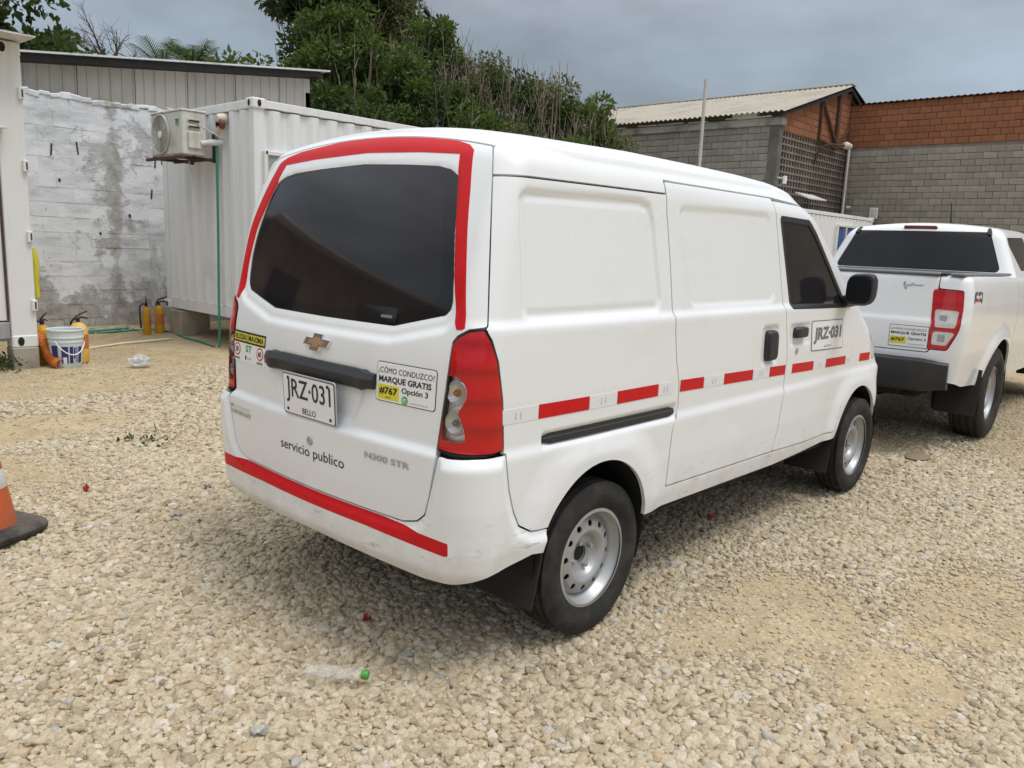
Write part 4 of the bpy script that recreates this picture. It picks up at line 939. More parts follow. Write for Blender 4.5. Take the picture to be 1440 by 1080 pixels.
def disp(V):
    """relief pressed into the panels"""
    x, y, z = V.T; ay = np.abs(y); side = sst(.55, .62, ay)
    d = -.011*sst(.0, -.017, sdround(x, z, VP['rec1'], .03))*side
    d += .004*sst(-.030, -.042, sdround(x, z, VP['rec1'], .03))*side
    d += -.007*sst(.0, -.014, sdround(x, z, VP['rec2'], .03))*side
    # pockets for the door handles
    d += -.010*sst(.010, -.012, sdround(x, z, [(1.225, .925), (1.40, .925), (1.385, 1.105), (1.225, 1.105)], .02))*side
    d += -.008*sst(.006, -.010, sdround(x, z, [(1.53, .995), (1.78, .995), (1.765, 1.102), (1.53, 1.102)], .015))*side
    d += -.010*sst(.004, -.006, sdround(x, z, [(-.345, .782), (.48, .772), (.48, .830), (-.345, .826)], .006))*side
    # raised roof flank
    d += .012*sst(.0, -.014, sdround(x, z, [(-.33, 1.755), (-.10, 1.735), (1.45, 1.745), (1.9, 1.66), (1.9, 2.2), (-.33, 2.2)], .03))*sst(1.70, 1.74, z)
    rear = sst(-.40, -.46, x)
    gl = sdpoly(yg(y, z), z, GLASS2)
    d += -.012*sst(.062, .028, gl)*sst(1.36, 1.22, z)*rear*sst(.70, .62, ay)
    d += -.004*sst(.012, .0, gl)*rear
    d += -.013*sst(.012, -.018, sdround(y, z, [(-.27, 1.0), (.27, 1.0), (.27, .90), (.225, .815), (-.225, .815), (-.27, .90)], .05))*rear
    d += .017*sst(-.007, -.038, d_bumper(V))
    d += .004*sst(-.060, -.075, d_bumper(V))*sst(.60, .56, z)*0
    # a few shallow parking dents
    for (px, pz, r, a) in ((.95, .70, .07, .0022), (1.2, .60, .06, .0018), (1.25, .87, .05, .0016), (-.1, .60, .05, .0012)):
        d += -a*np.exp(-((x-px)**2+(z-pz)**2)/(r*r))*side*(y < 0)
    return d
van = thing('panel_van', 'white windowless panel van with red reflective tape and a steel spare-style wheels, parked on the gravel', 'van', (0, 0, 0))
van['label'] = 'white panel van with red reflective tape round its rear window, parked on the gravel'
BASE = shell(vanF, -.28, lambda z: float(np.interp(z, [.3, .9, 1.2, 1.6], [2.65, 2.6, 2.15, 1.50])), .48, .29, 1.58, .0105, .0095, (.2, 1.1), coarse=3.0, nfil=34, nroof=12, reach=1.1, rear_corner=84)
def displaced(S):
    V, N_, T = S; V2 = V+N_*disp(V)[:, None]
    fn = np.cross(V2[T[:, 1]]-V2[T[:, 0]], V2[T[:, 2]]-V2[T[:, 0]]); nn = np.zeros_like(V2)
    for i in range(3): np.add.at(nn, T[:, i], fn)
    return V2, nn/np.maximum(np.linalg.norm(nn, axis=1), 1e-12)[:, None], T
BODY = displaced(BASE)
BODY = cut(BODY, f_bottom)
BODY = cut(BODY, lambda V: -d_arch(V))
# paint: off-white with road dust near the sills and a few scuffs
def van_paint():
    m, nt, b = new_mat('van_white_paint')
    tc_ = N(nt, 'ShaderNodeTexCoord').outputs['Object']; sp = N(nt, 'ShaderNodeSeparateXYZ', {0: tc_})
    f = noise_fac(nt, 5.0, 8, .68, vec=tc_); zz = N(nt, 'ShaderNodeMapRange', {'Value': sp.outputs['Z'], 'From Min': .36, 'From Max': .62, 'To Min': .27, 'To Max': -.14}).outputs[0]
    s = N(nt, 'ShaderNodeMath', {0: f, 1: zz}, operation='ADD').outputs[0]
    fac = ramp_node(nt, s, ((.54, 0.0), (.76, .35), (.92, .6)))
    sc = noise_fac(nt, 1.0, 6, .7, vec=tc_, stretch=(9, 9, 46)); scf = ramp_node(nt, sc, ((.60, 0.0), (.66, .55)))
    zz2 = N(nt, 'ShaderNodeMapRange', {'Value': sp.outputs['Z'], 'From Min': .40, 'From Max': .62, 'To Min': 1.0, 'To Max': 0.0}).outputs[0]
    scf = N(nt, 'ShaderNodeMath', {0: scf, 1: zz2}, operation='MULTIPLY').outputs[0]
    c = mixc(nt, fac, (.775, .795, .81), (.50, .46, .40)); c = mixc(nt, scf, c, (.16, .14, .12))
    sm = ramp_node(nt, noise_fac(nt, 1.6, 8, .75, vec=tc_, stretch=(1, 1, 1.8)), ((.52, 0.0), (.72, .16))); c = mixc(nt, sm, c, (.45, .43, .40))
    nt.links.new(c, b.inputs['Base Color'])
    rr = N(nt, 'ShaderNodeMapRange', {'Value': f, 'From Min': .3, 'From Max': .7, 'To Min': .26, 'To Max': .40}).outputs[0]; nt.links.new(rr, b.inputs['Roughness'])
    b.inputs['Coat Weight'].default_value = .22; b.inputs['Coat Roughness'].default_value = .20
    bump(nt, b, noise_fac(nt, 2.2, 2, .5, vec=tc_), .06, .02)
    return m
M_paint = van_paint()
M_black = simple('black_plastic', (.022, .023, .026), .45, var=.25, vscale=14, bmp=.1, bscale=300)
M_rubber = simple('rubber', (.020, .019, .018), .75, var=.35, vscale=9, bmp=.2, bscale=120)
M_dark = simple('underbody_black', (.012, .012, .012), .85)
M_red_tape = simple('red_reflective_tape', (.56, .008, .012), .42, var=.14, vscale=30, spec=.25, bmp=.06, bscale=500)
M_white_tape = simple('white_reflective_tape', (.74, .75, .77), .35, var=.05, vscale=40)
M_steel = simple('silver_wheel_paint', (.42, .43, .44), .42, metal=.5, var=.12, vscale=16)
M_chrome = simple('chrome', (.85, .85, .86), .18, metal=1.0)
M_gold = simple('gold_emblem_fill', (.55, .36, .19), .35, metal=.6)
M_ink = simple('black_print', (.02, .02, .022), .5)
M_white = simple('white_vinyl', (.80, .81, .82), .42)
M_yellow = simple('yellow_vinyl', (.72, .62, .05), .45)
M_green = simple('green_print', (.10, .42, .13), .5)
M_redprint = simple('red_print', (.62, .03, .04), .5)
M_tprint = simple('faint_print', (.58, .60, .62), .5)
M_grey2 = simple('dark_grey_print', (.16, .165, .17), .5)
M_grey = simple('grey_print', (.45, .46, .47), .5)
def glass_mat(name, col, rough=.02):
    m, nt, b = new_mat(name); b.inputs['Base Color'].default_value = col4(col); b.inputs['Roughness'].default_value = rough
    b.inputs['Specular IOR Level'].default_value = .5
    f = noise_fac(nt, 4.0, 6, .7); rr = N(nt, 'ShaderNodeMapRange', {'Value': f, 'To Min': rough, 'To Max': rough+.07}).outputs[0]; nt.links.new(rr, b.inputs['Roughness'])
    return m
M_tint = glass_mat('tinted_glass', (.017, .015, .017)); M_frit = glass_mat('glass_black_border', (.010, .011, .013), .05)

RIM_F = vanF
holes = [d_bumper, d_lamp, d_tail, d_slide, d_front, d_shield, d_head, d_roof]
def f_body(V):
    f = np.full(len(V), -9.0)
    for h in holes: f = np.maximum(f, -h(V)+(np.where((V[:, 0] > 2.35) & (V[:, 0] < 2.6), .0006, GAP) if h is d_front else GAP))
    return f
body = sheet_obj('body_shell', cut(BODY, f_body), M_paint, van)
roof = sheet_obj('roof', cut(cut(BODY, lambda V: d_roof(V)+GAP+.0015*(V[:, 0] < .45)), lambda V: np.maximum(np.maximum(-d_tail(V), -d_shield(V)), np.maximum(-d_slide(V), -d_front(V)))+GAP), M_paint, van)
bumper = sheet_obj('rear_bumper', cut(BODY, lambda V: d_bumper(V)+GAP), M_paint, van, depth=.04)
TAILF = cut(BODY, lambda V: d_tail(V)+GAP)
tail = sheet_obj('tailgate', cut(TAILF, lambda V: -d_glass(V)+.001), M_paint, van, depth=.026)
slide = sheet_obj('sliding_door', cut(cut(BODY, lambda V: d_slide(V)+GAP), lambda V: V[:, 1]), M_paint, van)
fdoor = sheet_obj('front_door', cut(cut(BODY, lambda V: np.maximum(d_front(V)+np.where(V[:, 0] < 2.35, GAP, .0006), -d_fwin(V))), lambda V: V[:, 1]), M_paint, van)
sheet_obj('sliding_door', cut(cut(BODY, lambda V: d_slide(V)+GAP), lambda V: -V[:, 1]), M_paint, van)
sheet_obj('front_door', cut(cut(BODY, lambda V: np.maximum(d_front(V)+np.where(V[:, 0] < 2.35, GAP, .0006), -d_fwin(V))), lambda V: -V[:, 1]), M_paint, van)
# glass
def pane(S):
    # the back glass is one smooth gently bowed pane
    V, N_, T = S; y, z = V[:, 1], V[:, 2]; A = np.stack([np.ones_like(y), z, z*z, y*y], 1)
    V2 = V.copy(); V2[:, 0] = A @ PANE; n_ = np.stack([-np.ones_like(y), PANE[1]+2*PANE[2]*z, 2*PANE[3]*y], 1); return V2, n_/np.linalg.norm(n_, axis=1)[:, None], T
G_ = cut(TAILF, lambda V: d_glass(V)+.0005); PANE = np.linalg.lstsq(np.stack([np.ones(len(G_[0])), G_[0][:, 2], G_[0][:, 2]**2, G_[0][:, 1]**2], 1), G_[0][:, 0], rcond=None)[0]
rg = sheet_obj('rear_window', cut(pane(G_), lambda V: sdpoly(yg(V[:, 1], V[:, 2]), V[:, 2], FRIT2)), M_tint, van, depth=0, off=-.0022)
sheet_obj('glass_border', cut(pane(G_), lambda V: -sdpoly(yg(V[:, 1], V[:, 2]), V[:, 2], FRIT2)), M_frit, rg, depth=.012, off=-.0022)
for sgn in (1, -1):
    half = cut(BODY, lambda V: np.maximum(d_fwin(V)+.001, sgn*V[:, 1]))
    w_ = sheet_obj('side_window', cut(half, lambda V: d_fwin(V)+.026), M_tint, van, depth=0, off=-.006)
    sheet_obj('window_seal', cut(half, lambda V: -d_fwin(V)-.026), M_black, w_, depth=.012, off=-.001)
sheet_obj('windscreen', cut(BODY, lambda V: d_shield(V)+GAP), M_tint, van, off=-.003)
for sgn in (1, -1):
    sheet_obj('headlamp', cut(cut(BODY, lambda V: d_head(V)+GAP), lambda V: sgn*V[:, 1]), simple('headlamp_glass', (.55, .56, .58), .1, coat=1), van, off=-.001)
# dark inside and floor, so nothing shines through the gaps
inner = cut(cut((BASE[0]-BASE[1]*.034, BASE[1], BASE[2]), lambda V: .40-V[:, 2]), lambda V: -(d_arch(V)-.03))
sheet_obj('inner_body', inner, M_dark, van, depth=0)

# tail lamps: red lens with a clear window, bowls and bulbs behind it
def red_lens():
    m, nt, b = new_mat('red_lamp_lens')
    tc_ = N(nt, 'ShaderNodeTexCoord').outputs['Object']
    wv = N(nt, 'ShaderNodeTexWave', {'Vector': tc_, 'Scale': 3.6, 'Distortion': 1.5, 'Detail': 1.0}, wave_type='BANDS', bands_direction='Z').outputs['Fac']
    c = ramp_node(nt, wv, ((.0, (.36, .002, .004)), (.30, (.46, .003, .005)), (1.0, (.50, .004, .006))))
    nt.links.new(c, b.inputs['Base Color']); b.inputs['Roughness'].default_value = .22; b.inputs['Coat Weight'].default_value = .5; b.inputs['Coat Roughness'].default_value = .04; b.inputs['Specular IOR Level'].default_value = .35
    b.inputs['Subsurface Weight'].default_value = 0.0
    v = N(nt, 'ShaderNodeTexVoronoi', {'Vector': tc_, 'Scale': 90.0}).outputs['Distance']; bump(nt, b, v, .25, .002)
    return m
M_lens = red_lens()
m, nt, b = new_mat('clear_lamp_lens'); b.inputs['Base Color'].default_value = (.95, .95, .95, 1); b.inputs['Roughness'].default_value = .03
fr_ = N(nt, 'ShaderNodeFresnel', {'IOR': 1.45}).outputs[0]; tb_ = N(nt, 'ShaderNodeBsdfTransparent'); gb_ = N(nt, 'ShaderNodeBsdfGlossy', {'Roughness': .05}); mx_ = N(nt, 'ShaderNodeMixShader', {0: fr_, 1: tb_.outputs[0], 2: gb_.outputs[0]}); nt.links.new(mx_.outputs[0], nt.nodes['Material Output'].inputs[0])
M_clear = m
m, nt, b = new_mat('lamp_reflector'); b.inputs['Metallic'].default_value = .35; b.inputs['Base Color'].default_value = (.76, .76, .75, 1); b.inputs['Roughness'].default_value = .26
tc_ = N(nt, 'ShaderNodeTexCoord').outputs['Object']; ck = N(nt, 'ShaderNodeTexWave', {'Vector': tc_, 'Scale': 22.0, 'Distortion': .6}, bands_direction='DIAGONAL').outputs['Fac']; bump(nt, b, ck, .18, .004)
M_refl = m
M_amber = simple('amber_bulb', (.62, .22, .03), .2, coat=.6)
M_bulb = simple('grey_bulb', (.30, .30, .30), .2, coat=.6)
for sgn in (1, -1):
    L = cut(BODY, lambda V: np.maximum(d_lamp(V)+GAP, sgn*V[:, 1]))
    fclear = lambda V: sdpoly(tco(V), V[:, 2], VP['clear'])
    edge = sheet_obj('tail_lamp', cut(cut(L, lambda V: -(d_lamp(V)+.009)), lambda V: d_lamp(V)+GAP), M_dark, van, depth=.02, off=.002)
    red = cut(cut(L, lambda V: d_lamp(V)+.009), lambda V: -fclear(V))
    V, N_, T = red; t_ = tco(V); ridge = .0011*np.sin(V[:, 2]*60+np.cos(t_*12)*1.2)*sst(.0, -.02, d_lamp(V)+.02)
    sheet_obj('red_lens', (V+N_*ridge[:, None], N_, T), M_lens, edge, depth=.02, off=.006)
    sheet_obj('clear_lens', cut(L, fclear), M_clear, edge, depth=0, off=.0055)
    sheet_obj('lamp_reflector', cut(L, lambda V: fclear(V)-.01), M_refl, edge, depth=0, off=-.016)
    for zc, mm in ((.985, M_amber), (.885, M_bulb)):
        k = np.argmin((L[0][:, 2]-zc)**2+(tco(L[0])-.028)**2); p = L[0][k]-L[1][k]*.012
        mb = MB(); n_ = Vector(L[1][k]); a = n_.to_track_quat('Z', 'Y').to_matrix()
        prof = [(.004, -.01), (.032, -.004), (.040, .004), (.036, .006), (.026, .0), (.010, -.004)]
        V0 = MB().lathe(prof, n=20); mb.add([a @ Vector(q)+Vector(p) for q in V0.v], V0.f)
        obj('bulb_bowl', mb, M_refl, edge, smooth=50)
        mb = MB(); V0 = MB().lathe([(.0, .016), (.008, .013), (.012, .005), (.012, -.006)], n=12); mb.add([a @ Vector(q)+Vector(p) for q in V0.v], V0.f); obj('bulb', mb, mm, edge, smooth=60)

# --- mapping of flat prints and trim onto the curved panels
def surf_rear(y, z, off=0.0):
    y = np.asarray(y, float); z = np.asarray(z, float); n = len(y)
    A = np.stack([np.full(n, -.2), y, z], 1); P = bisect(vanF, A, np.tile((-1.0, 0, 0), (n, 1)))
    return lift(P, off)
def surf_side(x, z, off=0.0):
    x = np.asarray(x, float); z = np.asarray(z, float); n = len(x)
    A = np.stack([x, np.full(n, -.4), z], 1); P = bisect(vanF, A, np.tile((0, -1.0, 0), (n, 1)))
    return lift(P, off)
def lift(P, off):
    e = 1e-4; g = np.stack([vanF(*(P+np.eye(3)[i]*e).T)-vanF(*(P-np.eye(3)[i]*e).T) for i in range(3)], 1); g /= np.linalg.norm(g, axis=1)[:, None]
    return P+g*(disp(P)+off)[:, None], g
def patch(name, fn, poly_uv, mats, parent, off=.0012, depth=.0012, n=(14, 8), r=0.0):
    """thin film of the given outline laid on a panel"""
    if len(poly_uv) == 4 and not r:
        a_, b_, c_, d_ = (np.array(q, float) for q in poly_uv); s_, t_ = np.meshgrid(np.linspace(0, 1, n[0]), np.linspace(0, 1, n[1])); s_, t_ = s_.ravel()[:, None], t_.ravel()[:, None]
        q = (a_*(1-s_)+b_*s_)*(1-t_)+(d_*(1-s_)+c_*s_)*t_; S, g = fn(q[:, 0], q[:, 1], off); T2 = grid_tris(n[1], n[0])
        if np.sum(np.cross(S[T2[:, 1]]-S[T2[:, 0]], S[T2[:, 2]]-S[T2[:, 0]])*g[T2[:, 0]]) < 0: T2 = T2[:, ::-1]
        return sheet_obj(name, (S, g, T2), mats, parent, depth=depth)
    if r: n = (48, 28)
    P = np.array(poly_uv); lo, hi = P.min(0), P.max(0); u, v = np.meshgrid(np.linspace(lo[0]-1e-4, hi[0]+1e-4, n[0]), np.linspace(lo[1]-1e-4, hi[1]+1e-4, n[1]))
    u, v = u.ravel(), v.ravel(); uv3 = np.stack([u, v, 0*u], 1); T = grid_tris(n[1], n[0])
    sd = sdround(u, v, poly_uv, r) if r else sdpoly(u, v, poly_uv)
    uv2, _, T2 = clip(uv3, uv3*0, T, sd)
    S, g = fn(uv2[:, 0], uv2[:, 1], off)
    fnrm = np.cross(S[T2[:, 1]]-S[T2[:, 0]], S[T2[:, 2]]-S[T2[:, 0]])
    if np.sum(fnrm*g[T2[:, 0]]) < 0: T2 = T2[:, ::-1]
    return sheet_obj(name, (S, g, T2), mats, parent, depth=depth)
def letter(name, fn, body, u0, v0, h, w, mats, parent, off=.0028, flip=False, slant=0.0):
    """flat lettering of height h and width w, lower left corner at (u0, v0)"""
    V, F, asp = TXT[body]; s = w/asp
    u = V[:, 0]*s; v = V[:, 1]*h
    uu = u0-u if flip else u0+u
    S, g = fn(uu, v0+v+slant*u, off)
    me = bpy.data.meshes.new(name); me.from_pydata([tuple(p) for p in S], [], F); me.update()
    a = me.polygons[0].normal
    if a.dot(Vector(g[0])) < 0: me.flip_normals()
    return link(name, me, parent, mats=[mats])
def rect(u0, v0, u1, v1): return [(u0, v0), (u1, v0), (u1, v1), (u0, v1)]
def disc(cx_, cy_, r, n=24, ry=None): return [(cx_+r*math.cos(k*2*math.pi/n), cy_+(ry or r)*math.sin(k*2*math.pi/n)) for k in range(n)]

# red tape round the rear window and along the bumper
tp = VP['tape']; full = tp[:9]+tp[9:]
tape2 = [(a, b) for a, b in tp[8::-1]]
outl = tp[:9][::-1]+[(-a, b) for a, b in tp[1:9]]+[(-a, b) for a, b in tp[9:]]+tp[9:14][::-1]
outl = [(a, b) for a, b in tp[8:0:-1]]+[tp[0]]+[(-a, b) for a, b in tp[1:9]]+[(-a, b) for a, b in tp[9:14]]+[tp[14]]+[(a, b) for a, b in tp[13:8:-1]]
tape_sheet = cut(cut(TAILF, lambda V: V[:, 0]+.2), lambda V: sdpoly(yg(V[:, 1], V[:, 2]), V[:, 2], outl))
sheet_obj('red_tape', tape_sheet, M_red_tape, tail, depth=.001, off=.0011)
bt = [(-.705, .462), (-.33, .475), (0, .474), (.33, .475), (.74, .462), (.74, .512), (.33, .528), (0, .526), (-.33, .526), (-.705, .508)]
sheet_obj('red_tape', cut(cut(BODY, lambda V: np.maximum(d_bumper(V)+.004, V[:, 0]+.45)), lambda V: sdpoly(V[:, 1], V[:, 2], bt)), M_red_tape, bumper, depth=.001, off=.0011)
# side stripe: red and white reflective lengths
segs = [(-.37, -.106), (.063, .337), (.503, .692), (.873, 1.149), (1.329, 1.502), (1.588, 1.862), (2.05, 2.373), (2.625, 2.80)]
ztop = lambda x: float(np.interp(x, [-.4, .5, 1.5, 2.3, 2.9], [.929, .925, .903, .882, .868]))
for a, b_ in segs:
    host = slide if .45 < a < 1.5 else (fdoor if 1.5 < a < 2.45 else body)
    patch('red_tape', surf_side, [(a, ztop(a)-.048), (b_, ztop(b_)-.048), (b_, ztop(b_)), (a, ztop(a))], M_red_tape, host, off=.0016, n=(16, 5))
wsegs = [(-.56, -.37), (-.106, .063), (.337, .450), (.692, .873), (1.149, 1.329), (1.862, 2.05), (2.373, 2.46)]
for a, b_ in wsegs:
    host = slide if .45 < a < 1.5 else (fdoor if 1.5 < a < 2.45 else body)
    patch('white_tape', surf_side, [(a+.004, ztop(a)-.048), (b_-.004, ztop(b_)-.048), (b_-.004, ztop(b_)), (a+.004, ztop(a))], M_white_tape, host, off=.0012, n=(12, 5))
    mid = (a+b_)/2; zt = ztop(mid)
    for q in (-.016, .008):
        patch('tape_print', surf_side, rect(mid+q, zt-.036, mid+q+.006, zt-.012), M_tprint, host, off=.0026, n=(2, 3))

# sliding door rail, handles, key lock
mb = MB()
P, g = surf_side(np.linspace(-.338, .474, 24), np.linspace(.804, .800, 24), .004)
prof = [(-.019, -.004), (-.017, .006), (.004, .008), (.008, .003), (.017, .003), (.019, -.004)]
Vr = []; 
for k, p in enumerate(P):
    s_ = .6 if k in (0, 23) else 1.0
    for a, o_ in prof: Vr.append((p[0], p[1]-o_*s_, p[2]+a*s_))
Fr = [(i*6+j, i*6+j+1, (i+1)*6+j+1, (i+1)*6+j) for i in range(23) for j in range(5)]+[tuple(range(6)), tuple(range(23*6+5, 23*6-1, -1))]
mb.add(Vr, Fr); obj('door_rail', mb, M_black, van, smooth=30)
def handle(name, x0, x1, z0, z1, out, parent, slope=0.0):
    P, _ = surf_side([(x0+x1)/2], [(z0+z1)/2], 0); y = P[0][1]; mb = MB(); cx_, cz_ = (x0+x1)/2, (z0+z1)/2
    lay = [(1.0, .004), (1.0, -.012), (.93, -out*.8), (.80, -out)]; V = []; n = 20
    for s_, o_ in lay:
        for k in range(n):
            a = 2*math.pi*k/n; ca, sa = math.cos(a), math.sin(a); e = .32
            V.append((cx_+(x1-x0)/2*s_*math.copysign(abs(ca)**e, ca)+slope*(z1-z0)/2*math.copysign(abs(sa)**e, sa), y+o_, cz_+(z1-z0)/2*s_*math.copysign(abs(sa)**e, sa)))
    F = [(i*n+k, i*n+(k+1) % n, (i+1)*n+(k+1) % n, (i+1)*n+k) for i in range(3) for k in range(n)]+[tuple(range(3*n, 4*n))]
    mb.add(V, F); return obj(name, mb, M_black, parent, smooth=35)
handle('door_handle', 1.262, 1.365, .938, 1.086, .030, slide, -.06); handle('door_handle', 1.572, 1.716, 1.030, 1.086, .028, fdoor)
def knob(name, P, d, r, parent, mats, hole=True):
    mb = MB(); a = Vector(d).to_track_quat('Z', 'Y').to_matrix(); V0 = MB().lathe([(.0, .002), (r*.35, .002), (r*.4, .004), (r*.9, .004), (r, .0), (r, -.006)], n=18)
    mb.add([a @ Vector(q)+Vector(P) for q in V0.v], V0.f); return obj(name, mb, mats, parent, smooth=40)
P, g = surf_side([1.617], [.966], .001); knob('key_lock', P[0], g[0], .016, fdoor, M_steel)
P, g = surf_rear([.0], [.707], .001); knob('key_lock', P[0], g[0], .017, tail, M_steel)
P, g = surf_side([-.44], [.60], .001)
# bumper sensor plugs
for (ys) in (-.60,):
    P, g = surf_rear([ys], [.60], .001)
# tailgate grip bar
mb = MB(); n = 28; V = []; ys = np.linspace(.345, -.335, n); P, g = surf_rear(ys, np.full(n, .972), 0)
prof = [(-.034, .004), (-.036, -.020), (-.030, -.030), (.006, -.034), (.030, -.018), (.034, .004)]
for k in range(n):
    e = min(1.0, .55+.45*min(k, n-1-k)/2.0)
    for dz, dx in prof: V.append((P[k][0]+dx*e, P[k][1], .972+dz*(e if k not in (0, n-1) else .75)))
F = [(i*6+j, (i+1)*6+j, (i+1)*6+j+1, i*6+j+1) for i in range(n-1) for j in range(5)]+[tuple(range(5, -1, -1)), tuple(range((n-1)*6, n*6))]
mb.add(V, F); obj('tailgate_handle', mb, M_black, tail, smooth=30)
# bowtie emblem
def bow(s): 
    w, h = .082*s, .030*s; return [(-w*.92, -h*.42), (-w*.33, -h*.42), (-w*.38, -h), (w*.28, -h), (w*.33, -h*.42), (w*.86, -h*.42), (w*1.0, h*.42), (w*.40, h*.42), (w*.43, h), (-w*.24, h), (-w*.28, h*.42), (-w*.80, h*.42)]
def badge(poly, zc, out, mats, name, parent):
    Pp = [(-(a), zc+b) for a, b in poly]; S0, g = surf_rear([p[0] for p in Pp], [p[1] for p in Pp], .0); Sm, gm = surf_rear([0.0], [zc], 0)
    n = len(Pp); V = [tuple(p) for p in S0]+[(Sm[0][0]-out+(p[2]-zc)*.28, p[1], p[2]) for p in S0]
    mb = MB(); mb.add(V, [tuple(range(n, 2*n))]+[(i, (i+1) % n, (i+1) % n+n, i+n) for i in range(n)]); o = obj(name, mb, mats, parent)
    return o
badge(bow(1.0), 1.068, .012, M_chrome, 'emblem', tail); badge(bow(.58), 1.068, .0135, M_gold, 'emblem_fill', tail)
# lettering on the tailgate
letter('lettering', surf_rear, 'servicio publico', .203, .632, .050, .405, M_ink, tail, flip=True, off=.0015)
letter('lettering', surf_rear, 'N300 STR', -.318, .712, .022, .215, M_steel, tail, flip=True, off=.004)
letter('lettering', surf_rear, 'CHEVROLET', .632, .704, .018, .19, M_steel, tail, flip=True, off=.003)
letter('lettering', surf_rear, 'AUTOLARTE', .602, .729, .012, .15, M_grey, tail, flip=True, off=.003)
patch('dealer_mark', surf_rear, [(.636, .736), (.62, .744), (.606, .736), (.62, .728)], M_gold, tail, off=.002, n=(4, 4))
# how-do-I-drive sticker
st = patch('driving_sticker', surf_rear, rect(-.338, .912, -.612, 1.044), M_ink, van, off=.0016, n=(16, 8), r=.012)
patch('sticker_face', surf_rear, rect(-.3405, .9145, -.6095, 1.0415), M_white, st, off=.0024, n=(16, 8), r=.010)
letter('lettering', surf_rear, '¿CÓMO CONDUZCO?', -.348, 1.003, .028, .255, M_ink, st, flip=True, off=.0034)
letter('lettering', surf_rear, 'MARQUE GRATIS', -.352, .974, .024, .24, M_ink, st, flip=True, off=.0034)
patch('yellow_field', surf_rear, rect(-.350, .920, -.450, .969), M_yellow, st, off=.0030, n=(8, 5))
letter('lettering', surf_rear, '#767', -.357, .936, .026, .086, M_ink, st, flip=True, off=.0040)
letter('lettering', surf_rear, 'gratis', -.388, .924, .008, .026, M_ink, st, flip=True, off=.0040)
letter('lettering', surf_rear, 'Opción 3', -.462, .945, .024, .118, M_ink, st, flip=True, off=.0034)
patch('green_logo', surf_rear, disc(-.478, .928, .015), M_green, st, off=.0030, n=(8, 8))
letter('lettering', surf_rear, 'ST', -.470, .922, .012, .016, M_white, st, flip=True, off=.0040)
patch('fine_print', surf_rear, rect(-.50, .922, -.58, .925), M_grey, st, off=.0030, n=(8, 2))
# speed limit sticker
sp_ = patch('speed_sticker', surf_rear, rect(.655, .922, .368, 1.046), M_white, van, off=.0016, n=(16, 8), r=.008)
patch('black_field', surf_rear, rect(.655, 1.000, .368, 1.047), M_ink, sp_, off=.0024, n=(16, 5))
patch('yellow_field', surf_rear, rect(.648, 1.008, .525, 1.039), M_yellow, sp_, off=.0030, n=(8, 4)); patch('yellow_field', surf_rear, rect(.519, 1.008, .375, 1.039), M_yellow, sp_, off=.0030, n=(8, 4))
letter('lettering', surf_rear, 'VELOCIDAD', .643, 1.012, .023, .113, M_ink, sp_, flip=True, off=.0040); letter('lettering', surf_rear, 'MAXIMA', .513, 1.012, .023, .132, M_ink, sp_, flip=True, off=.0040)
for yc, tx, lb in ((.618, '30', 'URBANA'), (.412, '60', 'CARRETERA')):
    patch('speed_ring', surf_rear, disc(yc, .970, .029, ry=.026), M_redprint, sp_, off=.0026, n=(10, 10)); patch('speed_ring', surf_rear, disc(yc, .970, .0225, ry=.020), M_white, sp_, off=.0032, n=(10, 10))
    letter('lettering', surf_rear, tx, yc+.014, .959, .022, .028, M_ink, sp_, flip=True, off=.0040); letter('lettering', surf_rear, lb, yc+.026, .929, .009, .052, M_ink, sp_, flip=True, off=.0030)
letter('lettering', surf_rear, 'ST', .540, .966, .028, .056, M_green, sp_, flip=True, off=.0030); patch('dealer_mark', surf_rear, disc(.537, .942, .006, ry=.010), M_ink, sp_, off=.0026, n=(4, 5)); patch('fine_print', surf_rear, rect(.525, .938, .485, .944), M_grey, sp_, off=.0026, n=(6, 3))
# small label on the back glass
patch('glass_label', surf_rear, rect(-.165, 1.172, -.375, 1.222), M_frit, rg, off=.001, n=(10, 5)); patch('glass_label', surf_rear, rect(-.30, 1.186, -.355, 1.196), M_grey2, rg, off=.002, n=(6, 3))

RIM_F = None
# number plate at the back
def plate_mesh(mb, w, h, th, ch, rc=.012, n=4):
    pts = []
    for cx_, cz_, a0 in ((w/2-rc, h/2-rc, 0), (-w/2+rc, h/2-rc, 90), (-w/2+rc, -h/2+rc, 180), (w/2-rc, -h/2+rc, 270)):
        for k in range(n+1):
            a = math.radians(a0+90*k/n); pts.append((cx_+rc*math.cos(a), cz_+rc*math.sin(a)))
    return pts
pl_c = Vector((-.728, -.002, .866)); tilt = R3(y=math.radians(-3))
def pl(u, v, w): return pl_c+tilt @ Vector((-w, -u, v))
pts = plate_mesh(None, .335, .160, .003, 0); mb = MB(); n = len(pts)
mb.add([pl(u, v, 0) for u, v in pts]+[pl(u, v, .004) for u, v in pts], [tuple(range(n, 2*n)), tuple(range(n-1, -1, -1))]+[(i, (i+1) % n, (i+1) % n+n, i+n) for i in range(n)])
plate = obj('licence_plate', mb, M_grey, van)
pts2 = plate_mesh(None, .326, .151, 0, 0, .009); mb = MB(); mb.add([pl(u, v, .0052) for u, v in pts2], [tuple(range(n))]); obj('plate_border', mb, M_ink, plate)
pts3 = plate_mesh(None, .320, .145, 0, 0, .008); mb = MB(); mb.add([pl(u, v, .0060) for u, v in pts3], [tuple(range(n))]); obj('plate_face', mb, M_white, plate)
